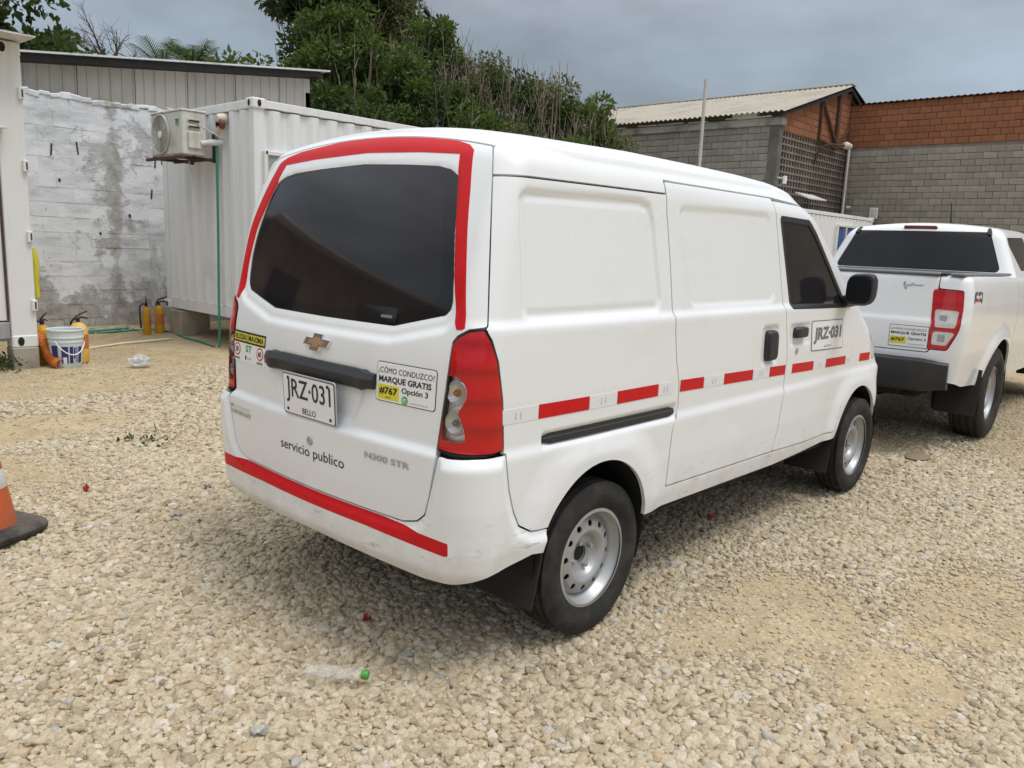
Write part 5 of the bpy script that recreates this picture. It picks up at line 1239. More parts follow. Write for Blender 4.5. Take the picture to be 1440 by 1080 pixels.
def plate_text(body_, u0, v0, h, w, parent):
    V, F, asp = TXT[body_]; me = bpy.data.meshes.new('lettering'); me.from_pydata([tuple(pl(u0+a*w/asp, v0+b_*h, .0075)) for a, b_ in V], [], F); me.update()
    if me.polygons[0].normal.x > 0: me.flip_normals()
    return link('lettering', me, parent, mats=[M_ink])
plate_text('JRZ·031', -.140, -.032, .092, .280, plate); plate_text('BELLO', -.040, -.064, .022, .085, plate)
for u, v in ((-.125, .060), (.125, .060), (-.135, -.058), (.135, -.058)):
    mb = MB(); mb.add([pl(u+.007*math.cos(k*.785), v+.007*math.sin(k*.785), .0085 if v > 0 else .0070) for k in range(8)], [tuple(range(8))]); obj('plate_bolt', mb, M_dark, plate)
# painted registration panel on the door
ps = patch('registration_panel', surf_side, [(1.806, .948), (2.292, .934), (2.245, 1.102), (1.778, 1.110)], M_grey2, van, off=.0016, n=(16, 8), r=.012)
patch('panel_face', surf_side, [(1.813, .9535), (2.284, .9395), (2.239, 1.097), (1.786, 1.1045)], M_white, ps, off=.0024, n=(16, 8), r=.010)
letter('lettering', surf_side, 'bold number', 1.825, .985, .088, .41, M_grey2, ps, off=.0036, slant=-.01); patch('fine_print', surf_side, rect(1.98, .958, 2.09, .970), M_grey, ps, off=.0030, n=(6, 3))

# door mirror
mb = MB(); V = []; n = 18; mc = Vector((2.165, -.882, 1.272))
lay = [(.45, -.028), (.90, -.022), (1.0, .0), (.98, .03), (.86, .065), (.55, .088), (.15, .095)]
for s_, o_ in lay:
    for k in range(n):
        a = 2*math.pi*k/n; ca, sa = math.cos(a), math.sin(a); e = .55
        V.append((mc.x+o_, mc.y+.078*s_*math.copysign(abs(ca)**e, ca), mc.z+.088*s_*math.copysign(abs(sa)**e, sa)-.012*ca))
mb.add(V, [(i*n+k, i*n+(k+1) % n, (i+1)*n+(k+1) % n, (i+1)*n+k) for i in range(len(lay)-1) for k in range(n)]+[tuple(range(n-1, -1, -1)), tuple(range((len(lay)-1)*n, len(lay)*n))])
mb.tube([(2.30, -.745, 1.195), (2.26, -.80, 1.20), (2.20, -.86, 1.215)], [.034, .032, .030], 10); mb.box((2.30, -.772, 1.20), (.12, .02, .07), .008)
mir = obj('door_mirror', mb, M_black, van, smooth=45)
mb = MB(); mb.add([(mc.x-.029, mc.y+.062*math.copysign(abs(math.cos(a))**.5, math.cos(a)), mc.z+.070*math.copysign(abs(math.sin(a))**.5, math.sin(a))) for a in np.linspace(0, 2*math.pi, 24, endpoint=False)], [tuple(range(23, -1, -1))]); obj('mirror_glass', mb, M_frit, mir)

# wheels: dished steel wheel with round vents, ribbed tyre
def tyre_mb(R, rw, w, ribs=4, nblk=64):
    mb = MB(); n = 128; prof = []
    h = w/2
    prof = [(rw, h*.66), (rw+.004, h*.80), (rw+.03, h*.95), (rw+(R-rw)*.45, h*1.03), (R-.035, h*.98), (R-.014, h*.88)]
    tr = []
    xs = np.linspace(h*.80, -h*.80, 4*ribs+1)
    for i, x in enumerate(xs): tr.append((R-(.010 if i % 4 == 2 else .0)-.006*(x/h)**2, x))
    tr2 = []
    for i, (r, x) in enumerate(tr):
        if i % 4 == 2: tr2 += [(tr[i-1][0]-.001, x+h*.045), (r, x+h*.03), (r, x-h*.03), (tr[i-1][0]-.001, x-h*.045)]
        else: tr2.append((r, x))
    prof = prof+tr2+[(a, -b_) for a, b_ in prof[::-1]]
    V = []; m = len(prof)
    for k in range(n):
        a = 2*math.pi*k/n
        for j, (r, x) in enumerate(prof):
            sh = abs(x) > h*.62 and r > R-.04
            rr = r-(.0035 if sh and k % 2 == 0 and r < R-.004 else 0)
            V.append((rr*math.cos(a), -x, rr*math.sin(a)))
    F = [(k*m+j, k*m+j+1, ((k+1) % n)*m+j+1, ((k+1) % n)*m+j) for k in range(n) for j in range(m-1)]
    mb.add(V, F); return mb
def rim_parts(rl, nh, hole_r, hole_at, sc=1.0):
    """barrel + vented disc"""
    mb = MB(); mb.lathe([(rl-.012, .002), (rl, .0), (rl+.003, -.006), (rl-.006, -.010), (rl-.012, -.022), (rl-.020, -.035), (rl-.032, -.048), (rl-.036, -.12)], axis='y', n=64)
    barrel = mb
    nr_, na = 26, 160; rr = np.linspace(.030*sc, rl-.030, nr_); prof = np.interp(rr/sc, [.030, .052, .070, .082, .100, .135, .150, .162], [-.062, -.060, -.056, -.034, -.022, -.030, -.044, -.056])
    a = np.linspace(0, 2*math.pi, na, endpoint=False); A_, R_ = np.meshgrid(a, rr); Y_ = np.repeat(prof[:, None], na, 1)
    V = np.stack([R_*np.cos(A_), Y_, R_*np.sin(A_)], -1).reshape(-1, 3); T = grid_tris(nr_, na, True)
    f = np.full(len(V), -9.0)
    for k in range(nh):
        t = 2*math.pi*(k+.5)/nh; f = np.maximum(f, hole_r-np.hypot(V[:, 0]-hole_at*math.cos(t), (V[:, 2]-hole_at*math.sin(t))))
    Nn = np.tile((0, 1.0, 0), (len(V), 1)); 
    return barrel, clip(V, Nn, T, f)
def make_wheel(parent, loc, side, R=.296, rl=.190, w=.170, nh=12, hole_r=.0125, hole_at=.126, lug=.052, nl=4, rot=0.0, steelm=None, sc=1.0):
    """side = -1 faces -y"""
    wroot = obj('wheel', tyre_mb(R, rl-.004, w), M_tyre, parent, smooth=38, loc=loc)
    if side < 0: wroot.rotation_euler = (0, rot, 0)
    else: wroot.rotation_euler = (0, rot, math.pi)
    barrel, disc_ = rim_parts(rl, nh, hole_r, hole_at, sc); sm = steelm or M_steel
    def conv(p, yo): return (p[0], -(p[1]+yo), p[2])
    yo = w*.5*.80
    mb = MB(); mb.add([conv(p, yo) for p in barrel.v], [f[::-1] for f in barrel.f]); obj('rim', mb, sm, wroot, smooth=40)
    V, Nn, T = disc_; V2 = np.stack([V[:, 0], -(V[:, 1]+yo), V[:, 2]], 1); N2 = np.tile((0, -1.0, 0), (len(V2), 1))
    nrm = np.cross(V2[T[:, 1]]-V2[T[:, 0]], V2[T[:, 2]]-V2[T[:, 0]]); 
    if nrm[:, 1].mean() > 0: T = T[:, ::-1]
    sheet_obj('wheel_disc', (V2, N2, T), sm, wroot, depth=.006)
    mb = MB(); mb.lathe([(.0, -.066), (.031*sc, -.066), (.033*sc, -.058)], (0, 0, 0), 'y', 20); 
    hub = MB(); hub.add([conv(p, yo) for p in mb.v], [f[::-1] for f in mb.f]); hub.lathe([(.0, -yo+.09), (.13, -yo+.09), (.15, -yo+.085)], axis='y', n=24); obj('hub', hub, M_dark, wroot)
    for k in range(nl):
        a = 2*math.pi*(k+.5)/nl; mb = MB(); mb.tube([(lug*math.cos(a), -(yo-.060), lug*math.sin(a)), (lug*math.cos(a), -(yo-.040), lug*math.sin(a))], [.011, .0085], 6); obj('wheel_nut', mb, sm, wroot)
    return wroot
m, nt, b = new_mat('tyre_rubber')
f = noise_fac(nt, 7, 6, .7); nt.links.new(mixc(nt, ramp_node(nt, f, ((.42, 0.0), (.74, .5))), (.016, .016, .016), (.10, .085, .066)), b.inputs['Base Color']); b.inputs['Roughness'].default_value = .78; b.inputs['Specular IOR Level'].default_value = .35
bump(nt, b, noise_fac(nt, 130, 3, .6), .25, .003); M_tyre = m
WY = .700
wheels = [make_wheel(van, (0, -WY, .294), -1, rot=.35), make_wheel(van, (2.70, -WY, .294), -1, rot=1.1), make_wheel(van, (0, WY, .294), 1), make_wheel(van, (2.70, WY, .294), 1)]
# valve
# wheel-arch liners, floor, axle, silencer, mud flaps
for cx_, cz_, r_ in (RC, FC):
    for s_ in (-1, 1):
        mb = MB(); n = 26; V = []
        for k in range(n+1):
            a = math.radians(-25+230*k/n); rr = r_+.012
            for y_ in (.795, .52): V.append((cx_+rr*math.cos(a), s_*(y_ if y_ < .7 else y_-.012), cz_+rr*math.sin(a)))
        V += [(cx_, s_*.52, cz_)]
        F = [(2*k, 2*k+1, 2*k+3, 2*k+2) for k in range(n)]+[(2*k+1, len(V)-1, 2*k+3) for k in range(n)]
        mb.add(V, F); obj('wheel_arch_liner', mb, M_dark, van, smooth=60)
mb = MB(); mb.box((1.40, 0, .40), (3.6, 1.02, .06), .01); mb.box((1.35, 0, .375), (2.0, 1.46, .05), .01); mb.box((.75, .3, .33), (2.6, .12, .1), .01); mb.box((.75, -.3, .33), (2.6, .12, .1), .01); obj('floor_pan', mb, M_dark, van)
mb = MB(); mb.tube([(0, -.62, .294), (0, .62, .294)], .04, 10); mb.lathe([(.0, -.1), (.09, -.06), (.11, 0), (.09, .06), (.0, .1)], (0, 0, .294), 'y', 16); obj('rear_axle', mb, M_dark, van, smooth=40)
mb = MB(); mb.tube([(-.10, .42, .40), (-.50, .42, .40)], .07, 14); mb.tube([(-.50, .42, .375), (-.64, .40, .350)], .020, 10); obj('silencer', mb, M_dark, van, smooth=40)
def flap(x, y0, y1, z0, z1, name='mud_flap', parent=van, lean=.05):
    mb = MB(); V = []; n = 6
    for i in range(n+1):
        s_ = i/n; z = z1+(z0-z1)*s_; xx = x-lean*s_**1.5
        V += [(xx, y0, z), (xx, y1, z), (xx+.006, y1, z), (xx+.006, y0, z)]
    F = [(i*4+j, (i+1)*4+j, (i+1)*4+(j+1) % 4, i*4+(j+1) % 4) for i in range(n) for j in range(4)]+[(0, 1, 2, 3), (n*4+3, n*4+2, n*4+1, n*4)]
    mb.add(V, F); return obj(name, mb, M_rubber, parent)
flap(-.335, -.80, -.52, .215, .46); flap(-.335, .52, .80, .215, .46); flap(2.29, -.775, -.52, .20, .42); flap(2.29, .52, .775, .20, .42)
# roof ribs are pressed into the sheet above; rear wiper-less glass has a high brake lamp behind it
mb = MB(); mb.box((-.435, 0, 1.645), (.02, .26, .03), .004); obj('brake_lamp', mb, M_lens, van)
# ------------------------------------------------------------------ the white pickup beyond the van
TR_C, TF_C, TR_R = (1.12, .40), (4.34, .40), .435
def tk_w(x, z):
    w = lin(z, [(.40, .83), (.55, .855), (.78, .890), (.95, .902), (1.12, .900), (1.24, .888), (1.31, .872), (1.4, .84)])
    w = w-.05*sst(3.6, 5.2, x)**2-.012*sst(.5, -.05, x)
    for cx_, cz_ in (TR_C, TF_C):
        d = np.hypot(x-cx_, z-cz_); w = w+.028*sst(TR_R+.16, TR_R+.03, d)*sst(1.0, .8, z)
    return w
def truckF(x, y, z):
    a = lin(z, [(.40, .03), (.76, .0), (1.0, -.008), (1.03, .0), (1.34, .030)])+.03*(np.abs(y)/.8)**2-x
    b = np.abs(y)-tk_w(x, z); c = x-(lin(z, [(.4, 5.25), (.8, 5.3), (1.1, 5.15), (1.25, 4.9)])-.25*(np.abs(y)/.85)**2)
    d = z-lin(x, [(-1, 1.345), (1.5, 1.335), (1.6, 1.33), (3.7, 1.30), (3.9, 1.22), (5.2, 1.05)])
    return rmax(rmax(rmax(a, b, .085), c, .2), d, .035)
def cabF(x, y, z):
    a = 1.60+.36*(z-1.36)+.05*(np.abs(y)/.7)**2-x
    b = np.abs(y)-lin(z, [(1.2, .860), (1.34, .825), (1.40, .800), (1.70, .672), (1.85, .60)])
    c = x-(lin(z, [(1.2, 4.0), (1.5, 3.5), (1.75, 3.0), (1.85, 2.7)])-.1*(np.abs(y)/.7)**2); d = z-(1.795-.045*(np.abs(y)/.6)**2-.03*sst(2.0, 1.6, x))
    return rmax(rmax(rmax(a, b, .07), c, .1), d, .07)
M_truck = simple('pickup_white_paint', (.78, .79, .80), .28, coat=.6, var=.02, vscale=2)
pickup = thing('pickup_truck', 'white double cab pickup parked beyond the van, seen from behind', 'pickup', (4.05, -.10, 0))
TB = shell(truckF, .38, lambda z: 4.6, .52, .44, 1.16, .022, .016, (.9, 3.8), coarse=3, nfil=22, nroof=6, reach=1.2, rear_corner=60)
TC_ = shell(cabF, 2.05, lambda z: 2.6, .40, 1.28, 1.62, .022, .014, (2.1, 2.5), coarse=2, nfil=24, nroof=6, reach=1.6, rear_corner=50)
def tdisp(S):
    V, N_, T = S; x, y, z = V.T; d = .006*sst(1.02, 1.0, z)*sst(.15, .05, x)*sst(.66, .62, np.abs(y))
    V2 = V+N_*d[:, None]; return V2, N_, T
TB = tdisp(TB)
def t_arch(V):
    r = np.minimum(np.hypot(V[:, 0]-TR_C[0], V[:, 2]-TR_C[1]), np.hypot(V[:, 0]-TF_C[0], V[:, 2]-TF_C[1]))-TR_R
    return np.maximum(r, .5-np.abs(V[:, 1]))
TB = cut(cut(TB, lambda V: -t_arch(V)), lambda V: lin(V[:, 0], [(-.2, .62), (.25, .52), (.6, .50), (1.7, .47), (5.4, .45)])-V[:, 2])
M_lampwhite = simple('lamp_white_section', (.62, .60, .57), .12, coat=1.0, var=.25, vscale=30, bmp=.5, bscale=90)
TLAMP = [(.655, .80), (.80, .80), (.868, .95), (.890, 1.10), (.892, 1.235), (.668, 1.245)]
tt_ = lambda V: V[:, 0]+np.abs(V[:, 1])
dl = lambda V: np.maximum(sdround(tt_(V), V[:, 2], TLAMP, .015), V[:, 0]-.6)
dtg = lambda V: np.maximum(sdround(V[:, 1], V[:, 2], [(-.655, .775), (.655, .775), (.668, 1.40), (-.668, 1.40)], .015), V[:, 0]-.11)
g2 = .0035
sheet_obj('tailgate', cut(TB, lambda V: dtg(V)+g2), M_truck, pickup)
tg_p = pickup.children[-1]
sheet_obj('cargo_bed', cut(cut(TB, lambda V: np.maximum(-dtg(V), -dl(V))+g2), lambda V: V[:, 0]-1.575), M_truck, pickup)
bed = pickup.children[-1]
sheet_obj('cab_body', cut(TB, lambda V: 1.585-V[:, 0]), M_truck, pickup)
for s_ in (1, -1):
    Lm = cut(TB, lambda V: np.maximum(dl(V)+g2, s_*V[:, 1])); whites = [[(.690, .965), (.835, .965), (.862, 1.09), (.690, 1.095)], [(.685, .835), (.790, .835), (.845, .935), (.685, .935)]]
    fw_ = lambda V: np.minimum(sdround(tt_(V), V[:, 2], whites[0], .014), sdround(tt_(V), V[:, 2], whites[1], .014))
    lamp_ = sheet_obj('tail_lamp', cut(Lm, lambda V: -fw_(V)), M_lens, pickup, off=.004)
    sheet_obj('clear_lens', cut(Lm, fw_), M_lampwhite, lamp_, depth=.006, off=.001)
    for zc in (1.03, .885):
        mb = MB(); k = np.argmin((Lm[0][:, 2]-zc)**2+(tt_(Lm[0])-.745)**2); p = Lm[0][k]; mb.box((p[0]-.002, p[1], p[2]), (.008, .05, .05), .004); obj('bulb', mb, M_bulb, lamp_)
# cab
M_tint_dark = glass_mat('dark_tinted_glass', (.008, .009, .011), .02); M_tint_dark.node_tree.nodes['Principled BSDF'].inputs['Specular IOR Level'].default_value = .32
WIN_R = [(-.715, 1.362), (.715, 1.362), (.575, 1.708), (-.575, 1.708)]
dgl = lambda V: np.maximum(sdround(V[:, 1], V[:, 2], WIN_R, .03), V[:, 0]-1.95)
SW1 = [(1.99, 1.385), (1.83, 1.60), (1.86, 1.665), (2.55, 1.685), (2.62, 1.385)]; SW2 = [(2.70, 1.385), (2.66, 1.685), (3.0, 1.68), (3.5, 1.385)]
dsw = lambda V: np.maximum(np.minimum(sdround(V[:, 0], V[:, 2], SW1, .02), sdround(V[:, 0], V[:, 2], SW2, .02)), .5-np.abs(V[:, 1]))
sheet_obj('cab', cut(TC_, lambda V: np.maximum(-dgl(V), -dsw(V))+.002), M_truck, pickup)
cab = pickup.children[-1]
sheet_obj('rear_window', cut(TC_, lambda V: dgl(V)+.003), M_tint_dark, pickup, off=-.003)
for s_ in (1, -1):
    sheet_obj('side_window', cut(cut(TC_, lambda V: dsw(V)+.003), lambda V: s_*V[:, 1]), M_tint, pickup, off=-.004)
    mb = MB(); P_ = []
    for x in np.linspace(1.66, 2.9, 14): P_.append((x, s_*(.600-.01), 1.60))
    A_ = np.array([(x, 0, 1.55) for x in np.linspace(2.0, 2.9, 14)]); th = .88; Dv = np.tile((0, -s_*math.cos(th), math.sin(th)), (14, 1)); Pr = bisect(cabF, A_, Dv*1.5)
    mb.tube([(p[0], p[1], p[2]-.004) for p in Pr], .016, 6); obj('roof_ditch_trim', mb, M_black, pickup, smooth=40)
    A_ = np.array([(2.0, s_*yy, zz) for yy, zz in ((.575, 1.68), (.565, 1.71), (.555, 1.735))]); Pr = bisect(cabF, A_, np.tile((-1.0, 0, .0), (3, 1))); mb = MB(); mb.tube([tuple(p) for p in Pr], [.018, .020, .016], 6); obj('roof_corner_trim', mb, M_black, pickup, smooth=40)
A_ = np.array([(2.2, y, 1.737) for y in (-.14, 0, .14)]); Pr = bisect(cabF, A_, np.tile((-1.0, 0, 0), (3, 1)))
mb = MB(); mb.box((Pr[1][0]+.004, 0, 1.742), (.03, .29, .036), .008); bl = obj('brake_lamp', mb, simple('dark_red_lens', (.16, .008, .012), .15, coat=1), pickup)
mb = MB(); mb.tube([(2.25, -.12, 1.78), (2.18, -.12, 1.99)], [.010, .005], 6); mb.lathe([(.03, .0), (.03, .015), (.012, .03)], (2.25, -.12, 1.775), 'z', 12); obj('antenna', mb, M_black, pickup, smooth=40)
# bed top trim, bumper, step, mud flaps, underside
mb = MB(); mb.box((.80, 0, 1.348), (1.48, 1.42, .02), .006); obj('bed_cover', mb, M_black, pickup)
mb = MB(); mb.box((.055, 0, 1.352), (.05, 1.33, .022), .008); obj('tailgate_trim', mb, simple('grey_trim', (.20, .21, .22), .5), tg_p)
for s_ in (1, -1): mb = MB(); mb.box((.80, s_*.775, 1.350), (1.5, .10, .022), .008); obj('bed_rail_trim', mb, simple('grey_trim2', (.16, .165, .17), .5), pickup)
mb = MB(); V = []; n = 30; prof = [(-.02, .725), (-.10, .735), (-.145, .715), (-.150, .60), (-.13, .51), (-.09, .485), (.02, .485)]
for k in range(n+1):
    y = -.80+1.6*k/n; e = sst(.80, .62, abs(y)); bowx = .06*(abs(y)/.8)**3
    for dx, z in prof: V.append((dx*(.45+.55*float(e))+bowx+.02, y, .60+(z-.60)*(.80+.20*float(e))))
F = [(i*7+j, (i+1)*7+j, (i+1)*7+j+1, i*7+j+1) for i in range(n) for j in range(6)]+[tuple(range(7)), tuple(range(n*7+6, n*7-1, -1))]
mb.add(V, F); obj('rear_bumper', mb, M_black, pickup, smooth=40)
mb = MB(); mb.box((.14, 0, .70), (.2, 1.4, .18), .01); mb.box((2.7, 0, .50), (4.9, 1.1, .22), .02); mb.box((.3, .0, .46), (.4, .9, .08), .01); mb.tube([(.35, .25, .40), (-.02, .3, .38)], .035, 10); mb.box((.05, .25, .36), (.10, .12, .14), .01); obj('chassis', mb, M_dark, pickup)
for x in (1.12, 4.34):
    for s_ in (-1, 1): make_wheel(pickup, (x, s_*.775, .380), s_, R=.380, rl=.222, w=.25, nh=14, hole_r=.014, hole_at=.165, lug=.057, nl=6, sc=1.15)
for s_ in (-1, 1):
    flap(.62, s_*.90, s_*.60, .26, .62, parent=pickup, lean=.06)
    for cx_, cz_ in (TR_C, TF_C):
        mb = MB(); n = 24; V = []
        for k in range(n+1):
            a = math.radians(-20+220*k/n); rr = TR_R+.012
            for y_ in (.885, .55): V.append((cx_+rr*math.cos(a), s_*y_, cz_+rr*math.sin(a)))
        V += [(cx_, s_*.55, cz_)]; mb.add(V, [(2*k, 2*k+1, 2*k+3, 2*k+2) for k in range(n)]+[(2*k+1, len(V)-1, 2*k+3) for k in range(n)]); obj('wheel_arch_liner', mb, M_dark, pickup, smooth=60)
mb = MB(); mb.tube([(1.12, -.7, .38), (1.12, .7, .38)], .05, 8); mb.lathe([(0, -.15), (.12, -.08), (.15, 0), (.12, .08), (0, .15)], (1.12, 0, .38), 'y', 16); obj('rear_axle', mb, M_dark, pickup, smooth=40)
# door handle and shut line on the near side
def t_side(x, z, off=0.0):
    x = np.asarray(x, float); z = np.asarray(z, float); A = np.stack([x, np.full(len(x), -.4), z], 1); P = bisect(truckF, A, np.tile((0, -1.0, 0), (len(x), 1))); g = np.tile((0, -1.0, 0), (len(x), 1)); return P+g*off, g
def t_rear(y, z, off=0.0):
    y = np.asarray(y, float); z = np.asarray(z, float); A = np.stack([np.full(len(y), .5), y, z], 1); P = bisect(truckF, A, np.tile((-1.0, 0, 0), (len(y), 1))); g = np.tile((-1.0, 0, 0), (len(y), 1)); return P+g*(off+.006*(z < 1.01)[:, None] if False else off+.0065*(z < 1.012)[:, None]), g
mb = MB(); P_, _ = t_side([1.95], [1.17]); mb.box((1.95, P_[0][1]-.02, 1.17), (.20, .035, .035), .01); obj('door_handle', mb, M_black, pickup)
for s_ in (1, -1):
    P_, _ = t_side(np.full(16, 2.66), np.linspace(.5, 1.29, 16)); mb = MB(); mb.tube([(p[0], s_*abs(p[1]), p[2]) for p in P_], .004, 4); obj('shut_line', mb, M_dark, pickup)
st = patch('driving_sticker', t_rear, rect(-.375, .800, -.648, .962), M_ink, pickup, off=.0016, n=(6, 6)); patch('sticker_face', t_rear, rect(-.379, .804, -.644, .958), M_white, st, off=.003, n=(6, 6))
letter('lettering', t_rear, '¿CÓMO CONDUZCO?', -.388, .921, .024, .245, M_ink, st, flip=True, off=.0045); letter('lettering', t_rear, 'MARQUE GRATIS', -.388, .889, .024, .245, M_ink, st, flip=True, off=.0045)
patch('yellow_field', t_rear, rect(-.383, .822, -.498, .877), M_yellow, st, off=.0040, n=(5, 4)); letter('lettering', t_rear, '#767', -.392, .838, .030, .096, M_ink, st, flip=True, off=.0055); letter('lettering', t_rear, 'Opción 3', -.508, .850, .024, .125, M_ink, st, flip=True, off=.0045)
patch('fine_print', t_rear, rect(-.51, .822, -.63, .828), M_grey, st, off=.004, n=(4, 2))
sg = [(-.425, 1.255), (-.432, 1.285), (-.438, 1.235), (-.445, 1.225), (-.452, 1.262), (-.462, 1.250), (-.470, 1.268), (-.478, 1.250), (-.488, 1.276), (-.497, 1.254), (-.505, 1.262), (-.530, 1.258), (-.56, 1.262)]
P_, _ = t_rear([a for a, b_ in sg], [b_ for a, b_ in sg], .002); mb = MB(); mb.tube([tuple(p) for p in P_], .0022, 5); obj('signature', mb, simple('blue_ink', (.05, .10, .32), .5), pickup)
M_decal = simple('grey_decal', (.09, .09, .095), .4)
d4 = patch('side_decal', t_side, [(.13, 1.145), (.20, 1.175), (.22, 1.19), (.25, 1.17), (.33, 1.145), (.345, 1.225), (.25, 1.235), (.235, 1.21), (.21, 1.235), (.145, 1.225)], M_decal, pickup, off=.0018, n=(20, 12)); patch('decal_accent', t_side, [(.18, 1.162), (.27, 1.162), (.235, 1.205), (.20, 1.205)], M_redprint, d4, off=.003, n=(4, 4)); letter('lettering', t_side, '4x4', .165, 1.18, .035, .14, M_white, d4, off=.0042)
# ------------------------------------------------------------------ small things about the yard
def at_ground(x, y): return float(gz(np.array(x), np.array(y)))
def conc_block(label, x, y, sx_, sy_, sz_, rz=0.0, group=None):
    mb = MB(); mb.box((0, 0, sz_/2), (sx_, sy_, sz_), .008); o = obj('concrete_block', mb, M_conc, None, loc=(x, y, -.01), rotz=rz); return tag(o, label, 'block', group)
conc_block('grey concrete block carrying the corner of the left container', .235, 6.61, .235, .20, .23)
conc_block('brownish concrete block under the far end corner of the container with the air conditioner', 2.84, 8.42, .42, .36, .365)
conc_block('concrete block under the near end of the container, hidden behind the van', 2.95, 6.60, .42, .36, .365)
conc_block('concrete block under the far corner of the long container side', 8.4, 6.60, .42, .36, .365)
conc_block('concrete block under the hidden end of the left container', -1.95, 6.61, .25, .20, .23)
# bucket
M_pail = weathered('white_bucket_plastic', (.62, .68, .69), (.42, .44, .42), .55, .85, 4, rough=.45, bmp=.02, streak=False)
t = thing('bucket', 'white plastic paint bucket with dark blue print and a wire handle', 'bucket', (.60, 6.50, .0))
mb = MB(); mb.lathe([(.0, .004), (.135, .0), (.140, .01), (.158, .26), (.164, .262), (.164, .275), (.160, .278), (.162, .305), (.170, .307), (.170, .32), (.165, .323), (.168, .375), (.176, .378), (.177, .392), (.172, .396), (.162, .390), (.135, .02), (.0, .016)], n=44); obj('body', mb, M_pail, t, smooth=40)
M_blue = simple('dark_blue_print', (.035, .030, .17), .45)
def curved_print(a0, a1, z0, z1, mats, name='printed_panel'):
    mb = MB(); n = 10; V = []
    for k in range(n+1):
        a = a0+(a1-a0)*k/n
        for z in (z0, z1): r = .1402+(z-.01)*.072+.0012; V.append((r*math.cos(a), r*math.sin(a), z))
    mb.add(V, [(2*k, 2*k+2, 2*k+3, 2*k+1) for k in range(n)]); obj(name, mb, mats, t)
ca = math.atan2(CAM.y-6.5, CAM.x-.60)
for a0, a1, z0, z1 in ((-.98, -.52, .06, .235), (-.30, .12, .05, .225), (.20, .42, .05, .225), (.46, .58, .10, .215), (.64, .72, .06, .22), (.8, 1.1, .05, .22)): curved_print(ca+a0, ca+a1, z0, z1, M_blue)
curved_print(ca-.20, ca+.02, .045, .115, M_white, 'printed_crest')
mb = MB(); hp = []
for k in range(17):
    s_ = k/16; a = ca-.55+1.75*s_; r = .182+.012*math.sin(math.pi*s_); hp.append((r*math.cos(a), r*math.sin(a), .285-.13*math.sin(math.pi*s_)**.9+(-.02)*s_))
mb.tube(hp, .0055, 6); obj('handle', mb, M_white, t, smooth=50)
# fire extinguishers
M_ext = weathered('yellow_cylinder_paint', (.56, .29, .02), (.36, .18, .03), .5, .8, 5, rough=.4, bmp=.02, streak=False)
M_ext_pale = weathered('faded_yellow_paint', (.72, .47, .10), (.45, .25, .05), .5, .8, 5, rough=.45, bmp=.02, streak=False)
M_label = simple('orange_label', (.50, .16, .05), .5, var=.2, vscale=30)
def extinguisher(label, x, y, r, h, mat, lever=0.0, hose=True):
    t = thing('fire_extinguisher', label, 'extinguisher', (x, y, 0), lever, 'yellow fire extinguishers on the ground')
    mb = MB(); mb.lathe([(.0, .012), (r*.82, .010), (r*.95, .0), (r, .02), (r, h*.80), (r*.90, h*.88), (r*.60, h*.955), (r*.26, h), (.0, h)], n=28); obj('cylinder', mb, mat, t, smooth=50)
    mb = MB(); V = []; n = 12
    for k in range(n+1):
        a = -2.6+1.7*k/n
        for z in (h*.35, h*.70): V.append(((r+.0012)*math.cos(a), (r+.0012)*math.sin(a), z))
    mb.add(V, [(2*k, 2*k+2, 2*k+3, 2*k+1) for k in range(n)]); obj('label', mb, M_label, t)
    mb = MB(); mb.tube([(0, 0, h), (0, 0, h+.05)], [.022, .018], 10); mb.tube([(-.03, 0, h+.035), (.05, .0, h+.05), (.13, 0, h+.03)], [.012, .011, .008], 6); mb.tube([(-.03, 0, h+.06), (.03, 0, h+.085), (.12, 0, h+.11)], [.012, .012, .008], 6); mb.tube([(.0, .02, h+.03), (.0, .06, h+.035)], .012, 6); obj('valve_lever', mb, M_black, t, smooth=40)
    if hose:
        mb = MB(); mb.tube([(0, .05, h+.035), (.02, r+.03, h-.01), (.03, r+.03, h*.6), (.02, r+.02, h*.25)], [.010, .011, .011, .013], 7); obj('discharge_hose', mb, M_black, t, smooth=50)
    return t
extinguisher('fat yellow extinguisher behind the orange hose beside the left container', .49, 6.83, .085, .41, M_ext, .9)
extinguisher('pale yellow extinguisher standing right behind the white bucket', .81, 6.74, .092, .43, M_ext_pale, .4)
extinguisher('slim yellow extinguisher by the white wall, the left one of the far pair', 2.33, 8.62, .052, .40, M_ext, 1.2)
extinguisher('slim yellow extinguisher tight against the container corner, right one of the far pair', 2.52, 8.66, .062, .41, M_ext, .2)
# corrugated orange duct hose
mb = MB(); pts = [Vector((.44, 6.80, .30)), Vector((.44, 6.62, .20)), Vector((.455, 6.52, .11)), Vector((.475, 6.44, .06)), Vector((.50, 6.36, .052))]
P_ = []; R_ = []
for i in range(len(pts)-1):
    for k in range(14):
        P_.append(pts[i].lerp(pts[i+1], k/14)); R_.append(.046+(.012 if (len(R_) % 3 == 0) else 0))
mb.tube(P_, R_, 14, caps=False); tag(obj('corrugated_hose', mb, [weathered('orange_duct', (.55, .17, .035), (.30, .10, .03), .5, .8, 8, rough=.6, bmp=.05, streak=False)], None, smooth=30), 'orange corrugated duct hose leaning between the grey block and the bucket', 'hose')
